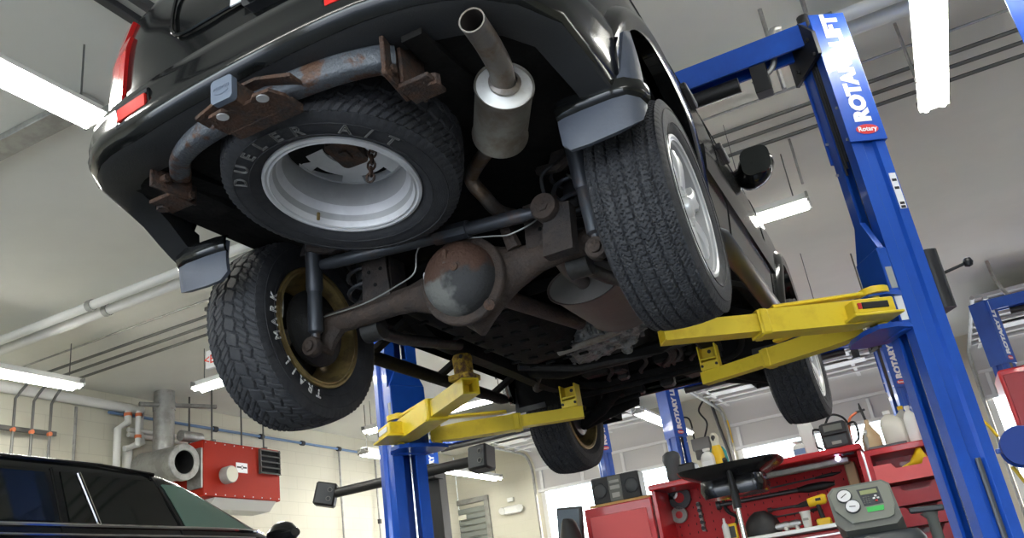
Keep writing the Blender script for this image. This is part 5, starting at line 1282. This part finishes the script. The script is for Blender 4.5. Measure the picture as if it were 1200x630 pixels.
def tester(t, p):
    G().box(p+V((0, -.13, .19)), (.24, .03, .11), ch=.012).build('display_bezel', 'matte_black', t)
    G().box(p+V((0, -.147, .2)), (.17, .01, .06)).build('display', 'machine_grey', t); G().box(p+V((0, -.125, .06)), (.09, .01, .03)).build('maker_mark', 'cover_grey', t)
    g = G()
    for s in (-1, 1): g.tube(smooth([p+V((s*.12, 0, .22)), p+V((s*.2, -.03, .22)), p+V((s*.2, -.03, .08)), p+V((s*.15, -.05, .03))], 6), .012, 6)
    g.tube(smooth([p+V((-.08, 0, .25)), p+V((0, 0, .34)), p+V((.1, 0, .3)), p+V((.15, 0, .2))], 6), .012, 6); g.build('cable', 'matte_black', t)
box_on('battery_tester', 'boxy dark battery tester with coiled leads on the workstation hood', 'battery tester', 984, 525, .26, .24, .26, 'machine_dark', TY0+.2, TOP, tester)
# black drain pan on a chrome post, in front
DY = 4.9; dl, dr = at(800, 556, 'Y', DY), at(914, 533, 'Y', DY); dc = (dl+dr)/2-V((0, 0, .055)); hw_ = (dr.x-dl.x)/2
dpn = thing('oil_drain', 'wide black oil drain pan on a chrome post in front of the red workstation', 'drain pan', (dc.x, DY, 0))
g = G(); P = []
for rx_, ry_, z in ((.02, .02, -.2), (.6, .6, -.205), (.66, .66, -.14), (.62, .62, -.06), (.9, .8, -.01), (1.0, .95, .02), (1.02, 1, .05), (.98, .96, .05), (.95, .9, .03), (.55, .55, .0), (.02, .02, -.12)):
    P.append([V((dc.x+hw_*rx_*c_, DY+.3*ry_*s_, dc.z+z)) for c_, s_ in [(math.copysign(abs(cos(a))**.4, cos(a)), math.copysign(abs(sin(a))**.4, sin(a))) for a in [2*pi*q/40 for q in range(40)]]])
g.grid(P, closev=True); g.build('pan', 'gloss_black', dpn, ang=50)
pp_ = at(866, 600, 'Y', DY-.2); g = G(); g.tube([(pp_.x, DY-.2, .1), (pp_.x, DY-.2, dc.z-.3)], .022, 14); g.build('post', 'bright_steel', dpn)
g = G(); g.tube([(pp_.x, DY-.2, dc.z-.32), (pp_.x, DY-.2, dc.z-.2), (pp_.x, DY-.22, dc.z+.0), (pp_.x, DY-.29, dc.z+.08)], [.034, .034, .02, .02], 12); g.build('clamp', 'matte_black', dpn)
g = G(); g.lathe([(0, .04), (.3, .04), (.32, .1), (.3, .5), (.2, .6), (0, .6)], 30, Matrix.Translation(V((pp_.x, DY-.1, 0)))); g.build('tank', 'machine_dark', dpn)
TOP2 = dc.z+.05
# boxes and bottles beyond the pan, on the hood
jug('bleach_bottle', 'rounded white plastic bottle on the hood left of the parrot figure', 826, TY0+.06, TOP, .14, .12, .24, 'bottle_white', neck=.03, lab='sign_white')
p = at(843, 545, 'Y', TY0+.1); p = V((p.x, TY0+.1, TOP)); pf = thing('parrot_figure', 'yellow-breasted parrot figure with teal wings standing on the workstation hood', 'figurine', p)
g = G(); P = []
for k, (w, z) in enumerate(((.035, 0), (.06, .03), (.068, .1), (.066, .17), (.058, .22), (.042, .27), (.04, .3), (.045, .34), (.04, .375), (.02, .4))): P.append([p+V((w*cos(a)+.01, w*.8*sin(a), z)) for a in [2*pi*q/18 for q in range(18)]])
g.grid(P[:6], closev=True); g.add(P[0], [tuple(range(18))]); g.build('breast', 'tool_yellow', pf, ang=60)
g = G(); g.grid(P[5:], closev=True); g.add(P[-1], [tuple(range(18))]); g.build('head', 'cream', pf, ang=60)
g = G(); g.tube([p+V((.01, -.045, .35)), p+V((.01, -.075, .34)), p+V((.01, -.075, .31))], [.022, .018, .006], 10); g.build('beak', 'matte_black', pf)
for s in (-1, 1):
    g = G(); g.tube([p+V((.01+s*.045, .01, .25)), p+V((.01+s*.062, .02, .2)), p+V((.01+s*.066, .03, .1)), p+V((.01+s*.05, .04, .01))], [.014, .026, .024, .008], 10, sx=.6); g.build('wing', 'teal', pf, ang=60)
box_on('dark_box', 'low black box on the hood between the cap and the white bottle', 'box', 806, 550, .2, .2, .17, 'matte_black', TY0+.25, TOP)
q = at(790, 552, 'Y', TY0+.2); q = V((q.x, TY0+.2, TOP)); g = G(); P = [[q+V((w*cos(a)-.02*k*.0, w*.9*sin(a), z)) for a in [2*pi*t_/18 for t_ in range(18)]] for k, (w, z) in enumerate(((.07, 0), (.085, .06), (.08, .14), (.09, .2), (.1, .24), (.09, .29), (.05, .32)))]
g.grid(P, closev=True); g.add(P[-1], [tuple(range(18))]); hcap = g.build('cap_on_stand', 'machine_dark', loc=q, ang=60); tag(hcap, 'drab cloth cap on a stand at the left end of the hood', 'cap')
# red cabinet on the left with the radio
CX0, CX1 = at(684, 597, 'Y', TY0).x, X0-.022; CZ = 1.815
rc_ = thing('side_cabinet', 'plain red cabinet to the left of the workstation, carrying the radio', 'cabinet', ((CX0+CX1)/2, TY0, 0))
G().box(((CX0+CX1)/2, TY0+.28, CZ/2), (CX1-CX0, .56, CZ), ch=.01).build('body', 'tool_red', rc_)
d = G().box(((CX0+CX1)/2, TY0-.005, CZ*.52), (CX1-CX0-.12, .025, CZ*.86), ch=.008).build('door', 'tool_red_flare', rc_); G().tube([(CX0+.12, TY0-.04, 1.0), (CX0+.12, TY0-.04, 1.2)], .012, 8).build('handle', 'steel', d)
o = G().box(((CX0+CX1)/2+.02, TY0+.25, CZ+.015), (CX1-CX0-.06, .4, .03)).build('wooden_board', 'wood', loc=((CX0+CX1)/2, TY0+.25, CZ)); tag(o, 'thin wooden board under the radio on the side cabinet', 'board')
rx0, rx1 = at(697, 578, 'Y', TY0+.2).x, at(752, 565, 'Y', TY0+.2).x; rw = rx1-rx0; rcx = (rx0+rx1)/2; rz = CZ+.03
rd = thing('radio', 'black boombox with two loudspeakers standing on the red side cabinet', 'radio', (rcx, TY0+.2, rz))
G().box((rcx, TY0+.22, rz+.14), (rw, .2, .28), ch=.015).build('case', 'matte_black', rd)
for s in (-1, 1): G().lathe([(0, .004), (.06, .008), (.075, .0), (.075, .012), (.08, .0)], 24, arrow((rcx+s*rw*.33, TY0+.12, rz+.14), (0, -1, 0))).build('loudspeaker', 'machine_dark', rd)
g = G(); g.box((rcx, TY0+.115, rz+.14), (rw*.26, .02, .26)); ce = g.build('centre_panel', 'machine_grey', rd)
g = G(); g.box((rcx, TY0+.104, rz+.21), (rw*.2, .01, .03)); g.box((rcx, TY0+.104, rz+.15), (rw*.2, .01, .04)); g.box((rcx, TY0+.104, rz+.07), (rw*.16, .01, .05)); g.build('controls', 'cover_grey', ce)
mp = at(655, 605, 'Y', TY0+.1); mn = thing('monitor', 'flat dark screen tilted on its stand, left of the side cabinet', 'monitor', (mp.x+.1, TY0+.3, 0))
g = G(); R = Matrix.Rotation(-.35, 3, 'Z') @ Matrix.Rotation(.12, 3, 'Y'); g.box(V((mp.x+.08, TY0+.2, mp.z-.08)), (.36, .05, .34), R, .01); sc_ = g.build('case', 'machine_dark', mn)
g = G(); g.box(V((mp.x+.08, TY0+.2, mp.z-.08))+R @ V((0, -.024, 0)), (.31, .006, .29), R, .002); g.build('screen', 'screen_reflection', sc_)
G().tube([(mp.x+.1, TY0+.25, 0), (mp.x+.1, TY0+.25, mp.z-.1)], .03, 10).build('stand', 'machine_dark', mn)
bag2 = at(668, 622, 'Y', TY0-.2); g = G(); P = [[V((bag2.x+w*cos(a), TY0-.2+.12*sin(a), z)) for a in [2*pi*t_/16 for t_ in range(16)]] for w, z in ((.08, bag2.z-.5), (.12, bag2.z-.25), (.11, bag2.z-.05), (.07, bag2.z+.08), (.03, bag2.z+.12))]
g.grid(P, closev=True); g.add(P[-1], [tuple(range(16))]); tag(g.build('hanging_jacket', 'matte_black', loc=(bag2.x, TY0-.2, bag2.z-.5), ang=60), 'black jacket hanging on the left side of the red side cabinet', 'jacket')
# drawer cabinet on the right
EX0, EX1 = at(1012, 531, 'Y', TY0).x, 1.62; EZ = 1.85
dc_ = thing('drawer_cabinet', 'tall dark red drawer cabinet behind the main blue post', 'cabinet', ((EX0+EX1)/2, TY0, 0))
g = G(); W_2 = EX1-EX0
g.box(((EX0+EX1)/2, TY0+.3, EZ-.03), (W_2, .6, .06), ch=.008); g.box((EX0+.025, TY0+.3, EZ/2), (.05, .6, EZ-.1), ch=.006); g.box((EX1-.025, TY0+.3, EZ/2), (.05, .6, EZ-.1), ch=.006); g.box(((EX0+EX1)/2, TY0+.58, EZ/2), (W_2, .03, EZ-.1)); g.box(((EX0+EX1)/2, TY0+.3, .06), (W_2, .6, .12)); g.build('carcass', 'tool_red', dc_)
zs_ = EZ-.06
for k in range(9):
    h = .17; top = zs_-.12-.185*k if k else zs_-.1; w = W_2-.1; x = (EX0+EX1)/2; nx = x-w*.06
    g = G(); yo = TY0-.03-(.05 if k == 0 else 0)
    poly = [(-w/2, -h), (w/2, -h), (w/2, 0), (nx-x+.14, 0), (nx-x+.11, -.05), (nx-x-.11, -.05), (nx-x-.14, 0), (-w/2, 0)]
    if top-h < .14: break
    g.prism(poly, .02, frame((x, yo+.02, top), V((1, 0, 0)), V((0, 0, 1)), V((0, -1, 0)))); g.box((x, yo+.27, top-h+.01), (w, .48, .015)); g.box((x-w/2+.01, yo+.27, top-h+.05), (.012, .48, .1)); g.box((x+w/2-.01, yo+.27, top-h+.05), (.012, .48, .1))
    g.build('drawer', 'tool_red_flare' if k == 0 else 'drawer_red', dc_, ang=30)
fp = at(1076, 538, 'Y', TY0+.1); fp = V((fp.x, TY0+.12, zs_-.26)); fn_ = thing('funnel', 'yellow plastic funnel lying in the open top drawer', 'funnel', fp)
g = G(); M_ = arrow(fp+V((-.07, -.02, .14)), (.75, .0, .25)); g.lathe([(.015, -.08), (.018, .0), (.1, .12), (.105, .15), (.097, .15), (.09, .12), (.012, .0), (.01, -.08)], 26, M_); g.build('cone', 'tool_yellow', fn_)
dp_ = at(1062, 540, 'Y', TY0+.1); o = bag('rag_bundle', 'crumpled grey rag beside the funnel in the open drawer', 1062, .12, .1, 'cover_grey', 'rag', TY0+.06); o.location.z = zs_-.25
# items on the drawer cabinet
YB_ = TY0+.2
p = at(1023, 520, 'Y', YB_); p = V((p.x, YB_, EZ)); sp_ = thing('pump_bottle', 'amber pump bottle with an orange hose on the drawer cabinet', 'bottle', p)
g = G(); g.lathe([(0, 0), (.085, 0), (.09, .02), (.085, .14), (.05, .2), (.025, .25), (.02, .3), (0, .3)], 26, Matrix.Translation(p)); g.build('body', 'amber', sp_)
g = G(); g.tube([p+V((0, 0, .28)), p+V((-.02, 0, .42)), p+V((-.02, 0, .47))], [.012, .014, .006], 10); g.bar(p+V((-.07, 0, .39)), p+V((.02, 0, .4)), .02, .02); g.build('pump_head', 'matte_black', sp_)
g = G(); g.tube(smooth([p+V((-.06, 0, .39)), p+V((-.14, 0, .34)), p+V((-.17, -.0, .22)), p+V((-.175, -.0, .12))], 6), .012, 8); g.build('hose', 'orange', sp_)
lathe_on('aerosol_can', 'slim grey aerosol can between the amber bottle and the white jug', 'can', 1042, YB_-.05, EZ, [(0, 0), (.033, 0), (.033, .13), (.022, .15), (.02, .175), (0, .175)], 'cover_grey', lambda t, p: G().cyl(p+V((0, 0, .175)), p+V((0, 0, .2)), .018, 12).build('cap', 'bottle_white', t))
jug('white_jug', 'large white plastic jug leaning on the drawer cabinet', 1053, YB_+.05, EZ, .22, .16, .33, 'bottle_clear', neck=.028, off=-.06)
jug('grey_jug', 'greyish jug behind the white jug on the drawer cabinet', 1068, YB_+.22, EZ, .16, .12, .37, 'cover_grey', cap='tool_yellow', neck=.022)
jug('wide_jug', 'pale upright bottle nearest the blue post on the drawer cabinet', 1076, YB_+.0, EZ, .12, .12, .33, 'bottle_white', neck=.02)
pt = at(1036, 522, 'Y', TY0+.05); o = G().bar((pt.x-.14, TY0+.05, EZ+.012), (pt.x+.2, TY0+.07, EZ+.012), .05, .024).build('file', 'dark_steel', loc=(pt.x, TY0+.05, EZ)); tag(o, 'flat dark file lying along the front edge of the drawer cabinet', 'file')
pt = at(1016, 524, 'Y', TY0+.1); o = bag('glove', 'dark crumpled glove at the foot of the amber bottle', 1017, .12, .07, 'machine_dark', 'glove', TY0+.06); o.location.z = EZ
# refrigerant machine in front
MY = 4.45; m0, m1 = at(975, 582, 'Y', MY), at(1038, 566, 'Y', MY); mxc = (m0.x+m1.x)/2; mtop = at(1005, 565, 'Y', MY).z; mw = .44
mc_ = thing('service_machine', 'grey air-conditioning service machine with two round gauges in front of the drawers', 'machine', (mxc, MY+.2, 0))
ca = V((0, -.9, .44)).normalized(); cu_ = V((0, .44, .9)).normalized(); cx_ = V((1, 0, 0)); cz = V((mxc, MY, mtop-.155))
hh = .15; outl = [(-mw/2, hh-.05), (-mw/2+.04, hh), (mw/2-.05, hh), (mw/2-.01, hh-.04), (mw/2, -.05), (mw/2-.02, -hh+.02), (mw/2-.06, -hh), (-mw/2+.12, -hh), (-mw/2+.02, -.03)]
outer = [(-mw/2-.02, hh-.03), (-mw/2+.03, hh+.02), (mw/2-.05, hh+.02), (mw/2, hh-.02), (mw/2+.03, -hh), (mw/2-.02, -hh-.05), (-mw/2+.06, -hh-.05), (-mw/2+.0, -hh+.02)]
g = G(); g.prism(outer, .2, frame(cz-ca*.2, cx_, cu_, ca)); con = g.build('console', 'machine_grey', mc_)
g = G(); g.prism(outl, .012, frame(cz, cx_, cu_, ca)); g.build('face_panel', 'machine_face', con)
F = lambda x, y, o_=.014: cz+cx_*x+cu_*y+ca*o_
for k, (x, y) in enumerate(((-.115, .075), (-.07, -.02))):
    g = G(); g.lathe([(.05, 0), (.056, 0), (.056, .012), (.05, .012)], 30, arrow(F(x, y), ca), close=True); gg = g.build('gauge_ring', 'grey_plastic', con) if False else None
    g = G(); g.lathe([(0, 0), (.052, 0), (.052, .01), (0, .012)], 30, arrow(F(x, y, .012), ca)); g.build('gauge_dial', 'sign_white', con)
    g = G(); g.bar(F(x-.025, y-.015 if k == 0 else y, .026), F(x+.02, y+.015 if k == 0 else y-.005, .026), .006, .003, up=ca); g.build('gauge_needle', 'matte_black', con)
    g = G(); g.lathe([(.05, 0), (.057, .002), (.055, .016), (.05, .016)], 30, arrow(F(x, y, .01), ca), close=True); g.build('gauge_bezel', 'machine_dark', con)
g = G(); g.prism([(-.02, .11), (.135, .11), (.15, -.03), (.01, -.03)], .006, frame(F(0, 0, .01), cx_, cu_, ca)); g.build('keypad', 'machine_dark', con)
g = G(); g.prism([(.0, .095), (.12, .095), (.125, .06), (.003, .06)], .006, frame(F(0, 0, .012), cx_, cu_, ca)); g.build('display', 'lcd', con)
g = G(); g.prism([(.02, -.045), (.145, -.045), (.14, -.085), (.025, -.085)], .005, frame(F(0, 0, .01), cx_, cu_, ca)); g.build('green_label', 'green_label', con)
g = G()
for a_, b_ in ((.09, .0), (.12, .0), (.105, .02)): g.box(F(a_, b_+.015, .02), (.018, .012, .008), Matrix((cx_, cu_, ca)).transposed(), .002)
g.build('arrow_key', 'sign_white', con)
G().box(F(.105, -.005, .02), (.018, .012, .008), Matrix((cx_, cu_, ca)).transposed(), .002).build('red_key', 'logo_red', con)
g = G()
for i in range(3):
    for j in range(4): g.box(F(.018+.018*i, .035-.016*j, .018), (.012, .009, .005), Matrix((cx_, cu_, ca)).transposed(), .001)
g.build('number_keys', 'machine_grey', con)
g = G(); g.prism(rrect(.34, .2, .04), .2, Matrix.Translation(V((mxc, MY+.12, mtop-.46)))); g.build('neck', 'machine_dark', mc_)
g = G(); P = [[V((mxc+.02+w*c_, MY+.2+d_*s_, z)) for c_, s_ in [(math.copysign(abs(cos(a))**.5, cos(a)), math.copysign(abs(sin(a))**.5, sin(a))) for a in [2*pi*q/32 for q in range(32)]]] for w, d_, z in ((.33, .3, .12), (.35, .33, .5), (.35, .33, .9), (.34, .32, mtop-.44), (.3, .28, mtop-.38), (.1, .1, mtop-.36))]
g.grid(P, closev=True); g.build('body', 'machine_dark', mc_, ang=50)
for s in (-1, 1):
    g = G(); g.lathe([(.03, -.03), (.11, -.03), (.12, -.015), (.12, .015), (.11, .03), (.03, .03)], 28, arrow((mxc+s*.33, MY+.38, .12), (1, 0, 0)), close=True); g.build('wheel', 'rubber_dark', mc_)
# black bracket stand right of the machine
bp_ = at(1090, 598, 'Y', 4.6); st_ = thing('pole_stand', 'dark curved bracket on a pole between the service machine and the main blue post', 'stand', (bp_.x, 4.6, 0))
g = G(); g.tube([(bp_.x, 4.6, 0), (bp_.x, 4.6, bp_.z-.05), (bp_.x-.01, 4.6, bp_.z)], [.05, .04, .07], 14); g.build('pole', 'machine_grey', st_)
g = G(); g.box((bp_.x-.02, 4.6, bp_.z+.015), (.24, .16, .04), Matrix.Rotation(.05, 3, 'Y'), .015); g.build('head', 'machine_dark', st_)
# far right: red cabinet edge and blue hose reel
q = at(1168, 434, 'Y', 5.6); o = thing('tall_cabinet', 'tall red cabinet cut by the right edge of the picture', 'cabinet', (q.x+.5, 5.9, 0))
G().box((q.x+.5, 5.9, q.z/2), (1.0, .6, q.z), ch=.015).build('body', 'tool_red', o); G().box((q.x+.5, 5.59, q.z/2), (.94, .02, q.z-.1), ch=.006).build('door', 'drawer_red', o)
q = at(1198, 522, 'Y', 3.6); rl = thing('hose_reel', 'blue round hose reel at the right edge of the picture', 'hose reel', (q.x, 3.7, 0))
g = G(); g.lathe([(0, 0), (.1, .01), (.12, .0), (.125, .015), (.12, .03), (0, .03)], 36, arrow((q.x, 3.6, q.z), (0, -1, 0))); g.build('flange', 'reel_blue', rl)
g = G(); g.lathe([(0, 0), (.1, .0), (.1, .14), (.125, .14), (.125, .16), (0, .16)], 30, arrow((q.x, 3.6, q.z), (0, 1, 0))); g.build('drum', 'lift_blue', rl)
g = G(); g.tube([(q.x, 3.68, 0), (q.x, 3.68, q.z)], .03, 10); g.box((q.x, 3.68, .02), (.4, .4, .04)); g.bar((q.x-.15, 3.68, q.z-.0), (q.x, 3.68, q.z), .05, .03); g.build('stand', 'lift_blue', rl)
for k in range(8): pass
g = G(); g.tube(smooth([(q.x-.1, 3.78, q.z+.1), (q.x-.14, 3.8, q.z+.2), (q.x-.2, 3.82, q.z+.26)], 6), .01, 8); g.build('hose', 'tool_yellow', rl); g = G(); g.tube(smooth([(q.x-.08, 3.78, q.z-.1), (q.x-.02, 3.76, q.z-.25), (q.x+.05, 3.74, q.z-.3)], 6), .012, 8); g.build('hose', 'tool_yellow', rl)
# ------------------------------------------------------------------ daylight and exposure
w = bpy.data.worlds.new('world'); SC.world = w; w.use_nodes = True
nt = w.node_tree; bg = nt.nodes['Background']; sky = nt.nodes.new('ShaderNodeTexSky'); sky.sky_type = 'NISHITA'
sky.sun_elevation = radians(38); sky.sun_rotation = radians(70); sky.sun_disc = False; sky.air_density = 1.2; sky.dust_density = 3.0
mx = nt.nodes.new('ShaderNodeMix'); mx.data_type = 'RGBA'; mx.inputs[0].default_value = .75
nt.links.new(sky.outputs[0], mx.inputs[6]); mx.inputs[7].default_value = (.80, .9, 1.08, 1)
nt.links.new(mx.outputs[2], bg.inputs['Color']); bg.inputs['Strength'].default_value = 4
SC.view_settings.view_transform = 'Standard'; SC.view_settings.look = 'None'; SC.view_settings.gamma = 1; SC.view_settings.exposure = .55; SC.view_settings.use_curve_mapping = False
